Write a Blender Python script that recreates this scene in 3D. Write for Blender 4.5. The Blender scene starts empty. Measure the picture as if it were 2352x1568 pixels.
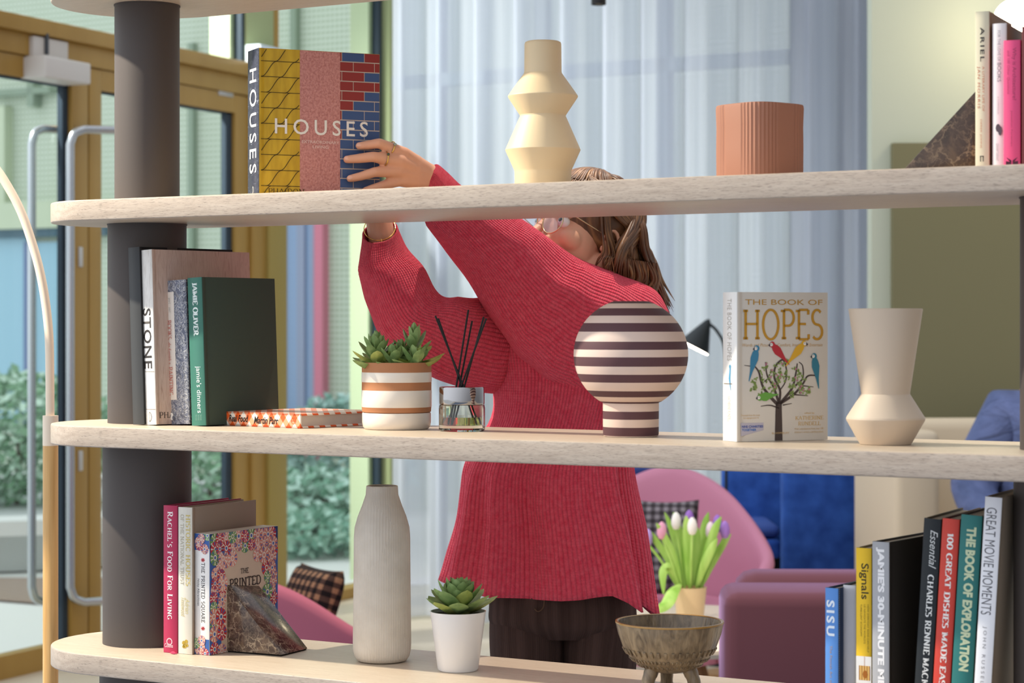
import bpy, bmesh, math, random
from mathutils import Vector, Matrix, noise
random.seed(7)
S = bpy.context.scene
COL = S.collection
R = math.radians
# ---------------------------------------------------------------- camera, sky, sun, exposure
F, CX, HY, CZ = 5000.0, 1176.0, 745.0, 1.322          # focal length in px, image centre, horizon row, eye height
cd = bpy.data.cameras.new('camera'); cam = bpy.data.objects.new('camera', cd); COL.objects.link(cam)
cam.location = (0, 0, CZ); cam.rotation_euler = (R(90), 0, 0)
cd.sensor_width = 36; cd.lens = F * 36 / 2352; cd.shift_y = (HY - 784) / 2352
cd.clip_end = 200
cd.dof.use_dof = True; cd.dof.focus_distance = 3.82; cd.dof.aperture_fstop = 6.7
S.camera = cam
w = bpy.data.worlds.new('world'); S.world = w; w.use_nodes = True
# overcast daylight: strong from the glazed left side and the courtyard behind, dimmer from the deep room at the right
_t = w.node_tree; _b = _t.nodes['Background']; _c = _t.nodes.new('ShaderNodeTexCoord'); _d = _t.nodes.new('ShaderNodeVectorMath'); _d.operation = 'DOT_PRODUCT'; _d.inputs[1].default_value = (-.80, .15, .35)
_r = _t.nodes.new('ShaderNodeValToRGB'); _m = _t.nodes.new('ShaderNodeMath'); _m.operation = 'MULTIPLY_ADD'; _m.inputs[1].default_value = .5; _m.inputs[2].default_value = .5
_t.links.new(_c.outputs['Generated'], _d.inputs[0]); _t.links.new(_d.outputs['Value'], _m.inputs[0]); _t.links.new(_m.outputs[0], _r.inputs[0]); _t.links.new(_r.outputs[0], _b.inputs[0])
_r.color_ramp.elements[0].position = .1; _r.color_ramp.elements[0].color = (.185, .185, .195, 1); _r.color_ramp.elements[1].position = .9; _r.color_ramp.elements[1].color = (.95, 1.0, 1.08, 1)
_b.inputs[1].default_value = 1.25
def light(name, kind, loc, target, energy, color, **kw):
    d = bpy.data.lights.new(name, kind); d.energy = energy; d.color = color
    for k, v in kw.items(): setattr(d, k, v)
    o = bpy.data.objects.new(name, d); COL.objects.link(o); o.location = loc
    o.rotation_euler = (Vector(target) - Vector(loc)).to_track_quat('-Z', 'Y').to_euler()
    return o
# warm ceiling spotlight high on the left, the key light on the shelves
light('track_spot_light', 'SPOT', (-2.1, 3.78, 2.95), (.0, 3.55, 1.15), 400, (1, .92, .76), spot_size=R(95), spot_blend=.5, shadow_soft_size=.03)
# sunlight slanting in through the door glass onto the left end of the curtain
light('sun_through_doors', 'SPOT', (-3.6, 7.6, 4.2), (-.25, 9.7, 1.7), 1350, (1, .98, .95), spot_size=R(44), spot_blend=.9, shadow_soft_size=.06)
# two ceiling lamps behind and above the shelves light the rear of every board
light('ceiling_lamp_light', 'SPOT', (.55, 5.1, 6.6), (.1, 3.9, .8), 1000, (1, .9, .76), spot_size=R(60), spot_blend=.6, shadow_soft_size=.05)
S.view_settings.view_transform = 'Standard'; S.view_settings.look = 'None'
S.view_settings.gamma = 1; S.view_settings.use_curve_mapping = False
S.view_settings.exposure = 0.3
S.cycles.use_denoising = True
S.cycles.max_bounces = 8; S.cycles.transparent_max_bounces = 16; S.cycles.caustics_refractive = False; S.cycles.caustics_reflective = False

# ---------------------------------------------------------------- geometry helpers
def px(x, y, Y): return Vector(((x - CX) / F * Y, Y, CZ - (y - HY) / F * Y))
TH = R(30.5); U = Vector((math.cos(TH), -math.sin(TH), 0)); N = Vector((math.sin(TH), math.cos(TH), 0)); O0 = Vector((0, 3.39, 0))
DEPTH = .346
def SH(x, d, z=0):
    """point on a shelf board: seen in pixel column x, d metres behind the front edge"""
    r = (x - CX) / F
    s = (r * (O0.y + d * N.y) - d * N.x) / (U.x - r * U.y)
    p = O0 + U * s + N * d; p.z = z; return p
def SHs(p): return (p - O0).dot(U)
ZS = {0: 1.942, 1: 1.5417, 2: 1.1427, 3: .7414, 4: .34}; TK = .0365

def lin(h):
    h = h.lstrip('#'); c = [int(h[i:i + 2], 16) / 255 for i in (0, 2, 4)]
    return tuple((v / 12.92 if v <= .04045 else ((v + .055) / 1.055) ** 2.4) for v in c) + (1,)
MC = {}
def mat(hexc, rough=.6, metal=0, spec=.3, name=None, **kw):
    key = (hexc, rough, metal, spec, tuple(sorted(kw.items())))
    if key in MC: return MC[key]
    m = bpy.data.materials.new(name or 'mat_' + hexc.lstrip('#')); m.use_nodes = True
    b = m.node_tree.nodes['Principled BSDF']
    b.inputs['Base Color'].default_value = lin(hexc); b.inputs['Roughness'].default_value = rough
    b.inputs['Metallic'].default_value = metal; b.inputs['Specular IOR Level'].default_value = spec
    if 'emit' in kw:
        b.inputs['Emission Color'].default_value = lin(kw.get('ecol', hexc)); b.inputs['Emission Strength'].default_value = kw['emit']
    if 'trans' in kw: b.inputs['Transmission Weight'].default_value = kw['trans']; b.inputs['IOR'].default_value = kw.get('ior', 1.45)
    if 'sheen' in kw: b.inputs['Sheen Weight'].default_value = kw['sheen']; b.inputs['Sheen Roughness'].default_value = .4
    if 'coat' in kw: b.inputs['Coat Weight'].default_value = kw['coat']; b.inputs['Coat Roughness'].default_value = .1
    if 'sss' in kw: b.inputs['Subsurface Weight'].default_value = kw['sss']; b.inputs['Subsurface Radius'].default_value = (.012, .005, .003); b.inputs['Subsurface Scale'].default_value = .6
    MC[key] = m; return m
class NT:
    """tiny node helper on one material"""
    def __init__(s, name, rough=.6, spec=.3, **kw):
        s.m = bpy.data.materials.new(name); s.m.use_nodes = True; s.t = s.m.node_tree; s.b = s.t.nodes['Principled BSDF']
        s.b.inputs['Roughness'].default_value = rough; s.b.inputs['Specular IOR Level'].default_value = spec
        s.out = s.t.nodes['Material Output']
    def n(s, typ, **ins):
        nd = s.t.nodes.new(typ)
        for k, v in ins.items():
            if k.startswith('_'): setattr(nd, k[1:], v)
            else:
                key = k.replace('__', ' ')
                s.put(nd, key, v)
        return nd
    def put(s, nd, key, v):
        sock = nd.inputs[int(key[1:])] if key[0] == 'i' and key[1:].isdigit() else nd.inputs[key]
        if hasattr(v, 'is_output'): s.t.links.new(v, sock)
        else: sock.default_value = v
    def coord(s, kind='Object', scale=(1, 1, 1), rot=(0, 0, 0)):
        c = s.n('ShaderNodeTexCoord'); mp = s.n('ShaderNodeMapping'); s.t.links.new(c.outputs[kind], mp.inputs[0])
        mp.inputs['Scale'].default_value = scale; mp.inputs['Rotation'].default_value = rot
        return mp.outputs[0]
    def noise(s, vec, scale, detail=4, dist=0, rough=.5):
        nd = s.n('ShaderNodeTexNoise', Scale=scale, Detail=detail, Distortion=dist, Roughness=rough); s.t.links.new(vec, nd.inputs['Vector']); return nd.outputs['Fac']
    def ramp(s, fac, stops, interp='LINEAR'):
        r = s.n('ShaderNodeValToRGB'); s.t.links.new(fac, r.inputs[0]); r.color_ramp.interpolation = interp
        e = r.color_ramp.elements
        while len(e) < len(stops): e.new(.5)
        for el, (p, c) in zip(e, stops): el.position = p; el.color = lin(c) if isinstance(c, str) else (c, c, c, 1)
        return r.outputs[0]
    def mix(s, fac, a, b, mode='MIX'):
        nd = s.n('ShaderNodeMix', _data_type='RGBA', _blend_type=mode)
        for i, v in ((0, fac), (6, a), (7, b)):
            if isinstance(v, str): v = lin(v)
            if hasattr(v, 'is_output'): s.t.links.new(v, nd.inputs[i])
            else: nd.inputs[i].default_value = v
        return nd.outputs[2]
    def math(s, op, a, b=0):
        nd = s.n('ShaderNodeMath', _operation=op)
        for i, v in ((0, a), (1, b)):
            if hasattr(v, 'is_output'): s.t.links.new(v, nd.inputs[i])
            else: nd.inputs[i].default_value = v
        return nd.outputs[0]
    def sep(s, vec):
        nd = s.n('ShaderNodeSeparateXYZ'); s.t.links.new(vec, nd.inputs[0]); return nd.outputs
    def bump(s, h, strength=.3, dist=.002):
        nd = s.n('ShaderNodeBump', Strength=strength, Distance=dist); s.t.links.new(h, nd.inputs['Height']); s.t.links.new(nd.outputs[0], s.b.inputs['Normal'])
    def color(s, v):
        if isinstance(v, str): s.b.inputs['Base Color'].default_value = lin(v)
        else: s.t.links.new(v, s.b.inputs['Base Color'])
        return s

def finish(bm, smooth_angle=None):
    bmesh.ops.remove_doubles(bm, verts=bm.verts, dist=1e-6)
    bmesh.ops.recalc_face_normals(bm, faces=bm.faces)
    if smooth_angle is not None:
        for f in bm.faces: f.smooth = True
        for e in bm.edges:
            if len(e.link_faces) == 2 and e.calc_face_angle(0) > R(smooth_angle): e.smooth = False
def obj(name, bm, m, parent=None, smooth=35, world=False, fin=True):
    """link one mesh object; with world=True the vertices are given in world space"""
    if fin: finish(bm, smooth)
    if world and parent is not None:
        p = parent; t = Vector()
        while p is not None: t += p.location; p = p.parent
        bmesh.ops.translate(bm, verts=bm.verts, vec=-t)
    me = bpy.data.meshes.new(name); bm.to_mesh(me); bm.free()
    o = bpy.data.objects.new(name, me); COL.objects.link(o)
    for x in (m if isinstance(m, (list, tuple)) else [m]): me.materials.append(x)
    if parent is not None: o.parent = parent
    return o
def thing(name, label, cat, loc=(0, 0, 0), rz=0, group=None):
    o = bpy.data.objects.new(name, None); COL.objects.link(o); o.empty_display_size = .05
    o.location = loc; o.rotation_euler = (0, 0, rz); return tag(o, label, cat, group)
def tag(o, label, cat, group=None):
    o['label'] = label; o['category'] = cat
    if group: o['group'] = group
    return o
def struct(name, bm, m, smooth=35, parent=None):
    o = obj(name, bm, m, parent, smooth)
    if parent is None: o['kind'] = 'structure'
    return o
def add(bm, other):
    me = bpy.data.meshes.new('tmp'); other.to_mesh(me); other.free(); bm.from_mesh(me); bpy.data.meshes.remove(me); return bm
def box(bm, lo, hi, mi=0, M=None, bev=0):
    b = bmesh.new(); bmesh.ops.create_cube(b, size=1)
    lo, hi = Vector(lo), Vector(hi)
    for v in b.verts: v.co = Vector((lo[i] + (v.co[i] + .5) * (hi[i] - lo[i]) for i in range(3)))
    if bev: bmesh.ops.bevel(b, geom=b.edges[:], offset=bev, segments=3, profile=.5, affect='EDGES')
    for f in b.faces: f.material_index = mi
    if M is not None: b.transform(M)
    return add(bm, b)
def quad(bm, pts, mi=0):
    f = bm.faces.new([bm.verts.new(p) for p in pts]); f.material_index = mi; return f
def lathe(bm, prof, seg=64, c=(0, 0, 0), mi=0, close=False):
    rings = []
    for r, z in prof:
        rings.append([bm.verts.new((c[0] + r * math.cos(2 * math.pi * k / seg), c[1] + r * math.sin(2 * math.pi * k / seg), c[2] + z)) for k in range(seg)] if r > 1e-6 else [bm.verts.new((c[0], c[1], c[2] + z))])
    for a, b in zip(rings, rings[1:]):
        for k in range(seg):
            q = (k + 1) % seg
            if len(a) > 1 and len(b) > 1: f = bm.faces.new((a[k], a[q], b[q], b[k]))
            elif len(a) > 1: f = bm.faces.new((a[k], a[q], b[0]))
            elif len(b) > 1: f = bm.faces.new((a[0], b[q], b[k]))
            f.material_index = mi
    return bm
def frames(pts):
    out = []; up = Vector((0, 0, 1)); n = len(pts)
    t0 = (pts[1] - pts[0]).normalized(); x = t0.orthogonal().normalized()
    for i in range(n):
        t = (pts[min(i + 1, n - 1)] - pts[max(i - 1, 0)]).normalized()
        x = (x - t * x.dot(t)).normalized(); out.append((t, x, t.cross(x)))
    return out
def tube(bm, pts, rad, seg=10, caps=True, mi=0):
    pts = [Vector(p) for p in pts]; rs = rad if isinstance(rad, (list, tuple)) else [rad] * len(pts)
    rings = []
    for p, r, (t, x, y) in zip(pts, rs, frames(pts)):
        rings.append([bm.verts.new(p + x * (r * math.cos(2 * math.pi * k / seg)) + y * (r * math.sin(2 * math.pi * k / seg))) for k in range(seg)])
    for a, b in zip(rings, rings[1:]):
        for k in range(seg): bm.faces.new((a[k], a[(k + 1) % seg], b[(k + 1) % seg], b[k])).material_index = mi
    if caps:
        bm.faces.new(rings[0][::-1]).material_index = mi; bm.faces.new(rings[-1]).material_index = mi
    return bm
def spline(pts, n=8):
    """Catmull-Rom through the points"""
    pts = [Vector(p) for p in pts]; P = [pts[0] * 2 - pts[1]] + pts + [pts[-1] * 2 - pts[-2]]; out = []
    for i in range(1, len(P) - 2):
        a, b, c, d = P[i - 1:i + 3]
        for k in range(n):
            t = k / n
            out.append(.5 * ((2 * b) + (c - a) * t + (2 * a - 5 * b + 4 * c - d) * t * t + (3 * b - a - 3 * c + d) * t ** 3))
    out.append(pts[-1]); return out
def prism(bm, poly, h, z0=0, mi=0, M=None):
    b = bmesh.new(); lo = [b.verts.new((x, y, z0)) for x, y in poly]; hi = [b.verts.new((x, y, z0 + h)) for x, y in poly]
    b.faces.new(lo[::-1]); b.faces.new(hi)
    for i in range(len(poly)): j = (i + 1) % len(poly); b.faces.new((lo[i], lo[j], hi[j], hi[i]))
    for f in b.faces: f.material_index = mi
    if M is not None: b.transform(M)
    return add(bm, b)
def sphere(bm, c, r, seg=20, ring=12, mi=0):
    r = Vector(r) if hasattr(r, '__len__') else Vector((r, r, r))
    b = bmesh.new(); bmesh.ops.create_uvsphere(b, u_segments=seg, v_segments=ring, radius=1)
    for v in b.verts: v.co = Vector((v.co.x * r.x, v.co.y * r.y, v.co.z * r.z)) + Vector(c)
    for f in b.faces: f.material_index = mi
    return add(bm, b)
def mod(o, kind, **kw):
    m = o.modifiers.new(kind.lower(), kind)
    for k, v in kw.items(): setattr(m, k, v)
    return m
# ---------------------------------------------------------------- lettering
def arc(cx, cy, rx, ry, a0, a1, n=10): return [(cx + rx * math.cos(R(a0 + (a1 - a0) * k / n)), cy + ry * math.sin(R(a0 + (a1 - a0) * k / n))) for k in range(n + 1)]
def serif_glyphs():
    V = lambda x, a=0, b=1: [(x, a), (x, b)]
    g = {
     'A': (.78, [[(.04, 0), (.39, 1)], [(.39, 1), (.74, 0)], [(.17, .34), (.6, .34)]], [(.04, 0), (.74, 0)]),
     'B': (.66, [V(.14), [(.14, 1)] + arc(.36, .76, .2, .24, 90, -90) + [(.14, .52)], [(.14, .52)] + arc(.36, .26, .26, .26, 90, -90) + [(.14, 0)]], [(.1, 0), (.1, 1)]),
     'C': (.74, [arc(.4, .5, .34, .5, 48, 312, 18)], []),
     'D': (.76, [V(.14), [(.14, 1)] + arc(.34, .5, .36, .5, 90, -90, 14) + [(.14, 0)]], [(.1, 0), (.1, 1)]),
     'E': (.62, [V(.14), [(.14, 1), (.56, 1)], [(.14, .52), (.46, .52)], [(.14, 0), (.58, 0)], V(.56, .84, 1), V(.58, 0, .17)], [(.1, 0), (.1, 1)]),
     'F': (.58, [V(.14), [(.14, 1), (.54, 1)], [(.14, .52), (.46, .52)], V(.54, .84, 1)], [(.14, 0), (.1, 1)]),
     'G': (.78, [arc(.4, .5, .34, .5, 48, 290, 18), V(.66, .04, .42)], [(.66, .42)]),
     'H': (.8, [V(.14), V(.66), [(.14, .52), (.66, .52)]], [(.14, 0), (.14, 1), (.66, 0), (.66, 1)]),
     'I': (.32, [V(.16)], [(.16, 0), (.16, 1)]),
     'J': (.42, [[(.28, 1), (.28, .15)] + arc(.14, .15, .14, .15, 0, -120, 6)], [(.28, 1)]),
     'K': (.74, [V(.14), [(.14, .4), (.6, 1)], [(.3, .58), (.68, 0)]], [(.14, 0), (.14, 1), (.6, 1), (.68, 0)]),
     'L': (.6, [V(.14), [(.14, 0), (.56, 0)], V(.56, 0, .2)], [(.14, 1), (.1, 0)]),
     'M': (.94, [[(.14, 0), (.14, 1)], [(.14, 1), (.47, .12)], [(.47, .12), (.8, 1)], V(.8)], [(.14, 0), (.1, 1), (.8, 0), (.84, 1)]),
     'N': (.82, [V(.14), [(.14, 1), (.68, 0)], V(.68)], [(.14, 0), (.1, 1), (.68, 1)]),
     'O': (.8, [arc(.4, .5, .34, .5, 0, 360, 24)], []),
     'P': (.62, [V(.14), [(.14, 1)] + arc(.34, .73, .24, .27, 90, -90) + [(.14, .46)]], [(.14, 0), (.1, 1)]),
     'Q': (.8, [arc(.4, .5, .34, .5, 0, 360, 24), [(.44, .2), (.74, -.16)]], []),
     'R': (.7, [V(.14), [(.14, 1)] + arc(.34, .74, .22, .26, 90, -90) + [(.14, .48)], [(.34, .48), (.64, 0)]], [(.14, 0), (.1, 1), (.64, 0)]),
     'S': (.58, [arc(.29, .75, .21, .25, 40, 270, 12) + arc(.29, .25, .23, .25, 90, -140, 12)], []),
     'T': (.66, [V(.33), [(.04, 1), (.62, 1)], V(.04, .84, 1), V(.62, .84, 1)], [(.33, 0)]),
     'U': (.78, [[(.14, 1), (.14, .28)] + arc(.39, .28, .25, .28, 180, 360, 12) + [(.64, 1)]], [(.14, 1), (.64, 1)]),
     'V': (.76, [[(.06, 1), (.38, 0)], [(.38, 0), (.7, 1)]], [(.06, 1), (.7, 1)]),
     'W': (1.05, [[(.05, 1), (.28, 0)], [(.28, 0), (.52, .9)], [(.52, .9), (.76, 0)], [(.76, 0), (1, 1)]], [(.05, 1), (1, 1)]),
     'X': (.72, [[(.08, 1), (.64, 0)], [(.08, 0), (.64, 1)]], [(.08, 1), (.64, 0), (.08, 0), (.64, 1)]),
     'Y': (.7, [[(.06, 1), (.35, .45)], [(.64, 1), (.35, .45)], V(.35, 0, .45)], [(.06, 1), (.64, 1), (.35, 0)]),
     'Z': (.62, [[(.06, 1), (.56, 1)], [(.56, 1), (.06, 0)], [(.06, 0), (.56, 0)]], []),
     '1': (.4, [V(.22), [(.22, 1), (.06, .82)]], [(.22, 0)]), '0': (.62, [arc(.31, .5, .24, .5, 0, 360, 20)], []),
     "'": (.22, [[(.11, 1), (.08, .74)]], []), '-': (.4, [[(.06, .42), (.34, .42)]], []), ' ': (.34, [], []),
     '*': (.5, [[(.25, .25), (.25, .95)], [(-.05, .42), (.55, .78)], [(-.05, .78), (.55, .42)]], []),
    }
    return g
SG = serif_glyphs()
def serif_mesh(txt, thick=.15, thin=.06, track=.08, small=0, slab=.2):
    bm = bmesh.new(); x0 = 0; big = True
    for ch in txt:
        sc = small if (small and not big and ch.isalpha()) else 1.0
        w, strokes, ser = SG.get(ch.upper(), SG[' '])
        for st in strokes:
            L = []
            for i, p in enumerate(st):
                a = Vector(st[max(i - 1, 0)]); b = Vector(st[min(i + 1, len(st) - 1)]); d = (b - a).normalized() if (b - a).length > 1e-6 else Vector((0, 1))
                v = abs(d.y) ** 1.3
                if len(st) == 2 and d.x * d.y > .05 and abs(d.x) < .95: v *= .25
                t = (thin + (thick - thin) * v) / 2
                nrm = Vector((-d.y, d.x)); q = Vector(p)
                L.append((q + nrm * t, q - nrm * t))
            vs = [(bm.verts.new((x0 + a.x * sc, a.y * sc, 0)), bm.verts.new((x0 + b.x * sc, b.y * sc, 0))) for a, b in L]
            for (a, b), (c, d) in zip(vs, vs[1:]): bm.faces.new((a, b, d, c))
        for sx, sy in ser:
            yy = sy + (thin / 2 if sy < .2 else -thin / 2)
            quad(bm, [(x0 + (sx - slab / 2 - thick * .2) * sc, (yy - thin / 2) * sc, 0), (x0 + (sx + slab / 2 + thick * .2) * sc, (yy - thin / 2) * sc, 0), (x0 + (sx + slab / 2 + thick * .2) * sc, (yy + thin / 2) * sc, 0), (x0 + (sx - slab / 2 - thick * .2) * sc, (yy + thin / 2) * sc, 0)])
        x0 += (w + track) * sc
        big = ch == ' '
    return bm
def sans_mesh(txt, bold=0, shear=0, track=1.0):
    c = bpy.data.curves.new('lettering', 'FONT'); c.body = txt; c.size = 1; c.offset = bold; c.shear = shear; c.space_character = track; c.resolution_u = 3
    o = bpy.data.objects.new('lettering', c); COL.objects.link(o)
    me = bpy.data.meshes.new_from_object(o); bm = bmesh.new(); bm.from_mesh(me)
    bpy.data.objects.remove(o); bpy.data.meshes.remove(me); bpy.data.curves.remove(c); return bm
def lettering(txt, parent, name, color, org, xd, yd, L, h, style='sans', lift=.0004, align='L', **kw):
    """flat letters: org = start of the baseline, xd = reading direction, yd = letter-up direction, L = length, h = height"""
    bm = serif_mesh(txt, **kw) if style == 'serif' else sans_mesh(txt, **kw)
    xs = [v.co.x for v in bm.verts]; ys = [v.co.y for v in bm.verts]
    ya, yb = min(ys), max(ys)
    xd, yd = Vector(xd), Vector(yd); nz = xd.cross(yd); org = Vector(org)
    sx = L / (max(xs) - min(xs)); sy = h / (yb - ya)
    for v in bm.verts:
        v.co = org + xd * ((v.co.x - min(xs)) * sx) + yd * ((v.co.y - ya) * sy) + nz * lift
    m = color if not isinstance(color, str) else mat(color, .5)
    return obj(name, bm, m, parent, None, fin=False)
# ---------------------------------------------------------------- the room: glazed door wall, curtain wall, right wall, floor
WA = math.atan2(3450 - CX, F); WV = Vector((math.sin(WA), math.cos(WA), 0)); WN = Vector((math.cos(WA), -math.sin(WA), 0)); W0 = px(9, HY, 8.15); W0.z = 0
WM = Matrix.Translation(W0) @ Matrix.Rotation(math.pi / 2 - WA, 4, 'Z')      # x along the wall away from us, -y into the room
def ws(x): r = (x - CX) / F; return (r * W0.y - W0.x) / (WV.x - r * WV.y)
def wb(bm, x0, x1, z0, z1, n0, n1, mi=0, bev=0): return box(bm, (ws(x0), -n1, z0), (ws(x1), -n0, z1), mi, WM, bev)
GOLD = NT('gold_anodised_frame', rough=.42, spec=.4); GOLD.b.inputs['Metallic'].default_value = .15
GOLD.color(GOLD.ramp(GOLD.noise(GOLD.coord('Object', (1, 1, .2)), 6, 2), [(.3, '#a8823c'), (.7, '#b58f48')])); GOLD = GOLD.m
PALEG = mat('#aab483', .6); DARKG = mat('#2f3d49', .5); PALEF = mat('#c9d6ae', .7)
def glass_mat(name, tint, gl=.06):
    q = NT(name); t = q.t; tr = q.n('ShaderNodeBsdfTransparent', Color=lin(tint)); g = q.n('ShaderNodeBsdfGlossy', Roughness=.02); mx = q.n('ShaderNodeMixShader', Fac=gl)
    t.links.new(tr.outputs[0], mx.inputs[1]); t.links.new(g.outputs[0], mx.inputs[2]); t.links.new(mx.outputs[0], q.out.inputs[0]); return q.m
GLASS = glass_mat('door_glass', '#f3faf7')
fl = NT('pale_oak_floor', rough=.4, spec=.35); br = fl.n('ShaderNodeTexBrick', Color1=lin('#d8c9b2'), Color2=lin('#cfbfa6'), Mortar=lin('#b9a98f'), Scale=1.0, Mortar__Size=.002, Brick__Width=1.4, Row__Height=.16)
fl.t.links.new(fl.coord('Object', (1, 1, 1), (0, 0, -TH)), br.inputs[0]); fl.color(br.outputs[0])
bm = bmesh.new(); a0, a1 = W0 - WV * 16, W0 + WV * 3.2
quad(bm, [(a0.x, a0.y, 0), (9, -8, 0), (9, 12, 0), (a1.x, a1.y, 0)]); struct('floor', bm, fl.m, None)
bm = bmesh.new(); cq = [px(20, HY, 7.9), px(900, HY, 8.2), px(2500, HY, 6.0)]; prism(bm, [(q.x, q.y - .4) for q in cq] + [(5, -5), (-5.5, -5), (-3.6, 4.0)], .006, .0005); cp = NT('blue_grey_carpet', rough=.95, spec=.05); cp.color(cp.ramp(cp.noise(cp.coord('Object', (60, 60, 60)), 2, 3), [(.3, '#6f7a8c'), (.7, '#8c98aa')])); o = struct('floor_carpet', bm, cp.m, None)
# door leaves
def leaf(name, xs, label, handle):
    o = bpy.data.objects.new(name, None); COL.objects.link(o); o['kind'] = 'structure'; o['label'] = label
    bm = bmesh.new(); (l0, l1, g1, r0, r1) = xs
    wb(bm, l0, l1, 0, 2.335, -.03, .03, 0, .003); wb(bm, r0, r1, 0, 2.335, -.03, .03, 0, .003); wb(bm, l1, r0, 0, .088, -.029, .029); wb(bm, l1, r0, 2.253, 2.335, -.029, .029)
    obj('leaf_frame', bm, GOLD, o, 35)
    bm = bmesh.new(); wb(bm, g1, r0, .088, 2.253, -.012, .012); wb(bm, l1, l1 + 3, .088, 2.253, -.012, .012); wb(bm, l1, r0, 2.245, 2.253, -.012, .012); obj('gasket', bm, DARKG, o, None)
    bm = bmesh.new(); quad(bm, [WM @ Vector(p) for p in ((ws(l1), 0, .088), (ws(g1), 0, .088), (ws(g1), 0, 2.245), (ws(l1), 0, 2.245))]); obj('pane', bm, GLASS, o, None)
    return o
d1 = leaf('door_1', (-330, -290, 137, 150, 188), 'left glazed door leaf with slim gold frame', 0)
d2 = leaf('door_2', (191, 219, 513, 527, 560), 'right glazed door leaf behind the column', 0)
STEEL = mat('#c4c8cc', .25, .9)
def handle(parent, xb, xe, Y, y0, y1):
    a, b, c, d = px(xe, y0 + 3, Y), px(xb, y0, Y * .985), px(xb, y1, Y * .985), px(xe, y1 - 6, Y)
    bm = bmesh.new(); q = .06; r1 = (a - b).normalized() * q; dn = Vector((0, 0, -q))
    pts = [a] + spline([b + r1, b + r1 * .3 + dn * .3, b + dn], 5) + spline([c - dn, c - dn * .3 + (d - c).normalized() * q * .3, c + (d - c).normalized() * q], 5) + [d]
    tube(bm, pts, .0165, 14); obj('pull_handle', bm, STEEL, parent, 60)
Ydw = lambda x: 8.15 * 3441 / (3450 - x)
handle(d1, 73, 137, Ydw(150) + .03, 294, 1384); handle(d2, 161, 268, Ydw(191) - .02, 296, 1384)
for yy in (590, 1058):
    p = px(181, yy, Ydw(181) - .04); bm = bmesh.new(); box(bm, (-.014, -.012, -.04), (.014, .012, .04), 0, Matrix.Translation(p) @ Matrix.Rotation(math.pi / 2 - WA, 4, 'Z'), .004); obj('lock_cylinder', bm, mat('#cfcac2', .4, .5), d1, 40)
# header, jambs, mullions, transoms
bm = bmesh.new(); wb(bm, -330, 592, 2.42, 2.48, -.06, .07, 0, .004); wb(bm, -330, 592, 2.338, 2.42, -.05, .04, 0, .003); wb(bm, 560, 592, 0, 2.338, -.05, .045, 0, .004); struct('trim_1', bm, GOLD)
bm = bmesh.new(); wb(bm, 592, 634, 0, 2.42, -.05, .06, 0, .004); struct('trim_2', bm, mat('#a8924e', .5))
bm = bmesh.new(); wb(bm, 872, 906, 0, 3.7, -.05, .06, 0, .004); struct('trim_3', bm, PALEG)
bm = bmesh.new(); wb(bm, 617, 628, 2.42, 3.7, -.05, .03, 0, .003); struct('trim_4', bm, GOLD)
bm = bmesh.new(); wb(bm, 553, 616, 2.48, 3.7, -.05, .03, 0, .003); struct('trim_5', bm, PALEG)
def window(name, x0, x1, z0, z1):
    o = bpy.data.objects.new(name, None); COL.objects.link(o); o['kind'] = 'structure'
    bm = bmesh.new(); quad(bm, [WM @ Vector(p) for p in ((ws(x0), 0, z0), (ws(x1), 0, z0), (ws(x1), 0, z1), (ws(x0), 0, z1))]); obj('pane', bm, GLASS, o, None)
    bm = bmesh.new(); wb(bm, x1 - 7, x1, z0, z1, -.02, .02); obj('gasket', bm, DARKG, o, None)
    bm = bmesh.new(); s1 = ws(x1 - 8); box(bm, (s1 - .03, .02, z0), (s1 + .0, .125, z1), 0, WM); obj('outer_fin', bm, PALEF, o, None)
    return o
window('window_1', -330, 553, 2.48, 3.7); window('window_2', 634, 869, .05, 3.7)
bm = bmesh.new(); wb(bm, 634, 872, 0, .05, -.05, .05); struct('baseboard_left', bm, GOLD)
bm = bmesh.new(); wb(bm, 545, 625, 2.48, 2.56, .04, .12, 0, .005); o = obj('ceiling_rail_cover', bm, mat('#d3dde4', .5)); tag(o, 'pale box cover on top of the gold door header behind the tall upright book', 'cover')
# automatic door operator
t = tag(thing('door_closer', '', 'door closer', px(118, 140, Ydw(118) - .1)), 'white two-part automatic closer on the gold door head', 'door closer')
M0 = Matrix.Rotation(math.pi / 2 - WA, 4, 'Z')
bm = bmesh.new(); box(bm, (-.11, -.0, -.0), (.11, .09, .085), 0, M0, .006); obj('mounting_plate', bm, mat('#d3ccc4', .5), t, 40)
bm = bmesh.new(); box(bm, (-.13, -.07, -.078), (.16, .07, .005), 0, M0, .008); obj('cover', bm, mat('#dcd6ce', .4), t, 40)
bm = bmesh.new(); box(bm, (-.045, -.012, .02), (-.03, .0, .10), 0, M0, .002); obj('arm_slot', bm, mat('#4a4d52', .5), t, 40)
p = px(517, 215, Ydw(517) - .05); bm = bmesh.new(); box(bm, (-.06, -.006, -.012), (.06, .006, .012), 0, Matrix.Translation(p) @ M0, .003); tag(obj('door_plate', bm, mat('#b9b4ae', .4, .6)), 'small grey plate on the top rail of the right door', 'plate')
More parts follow.
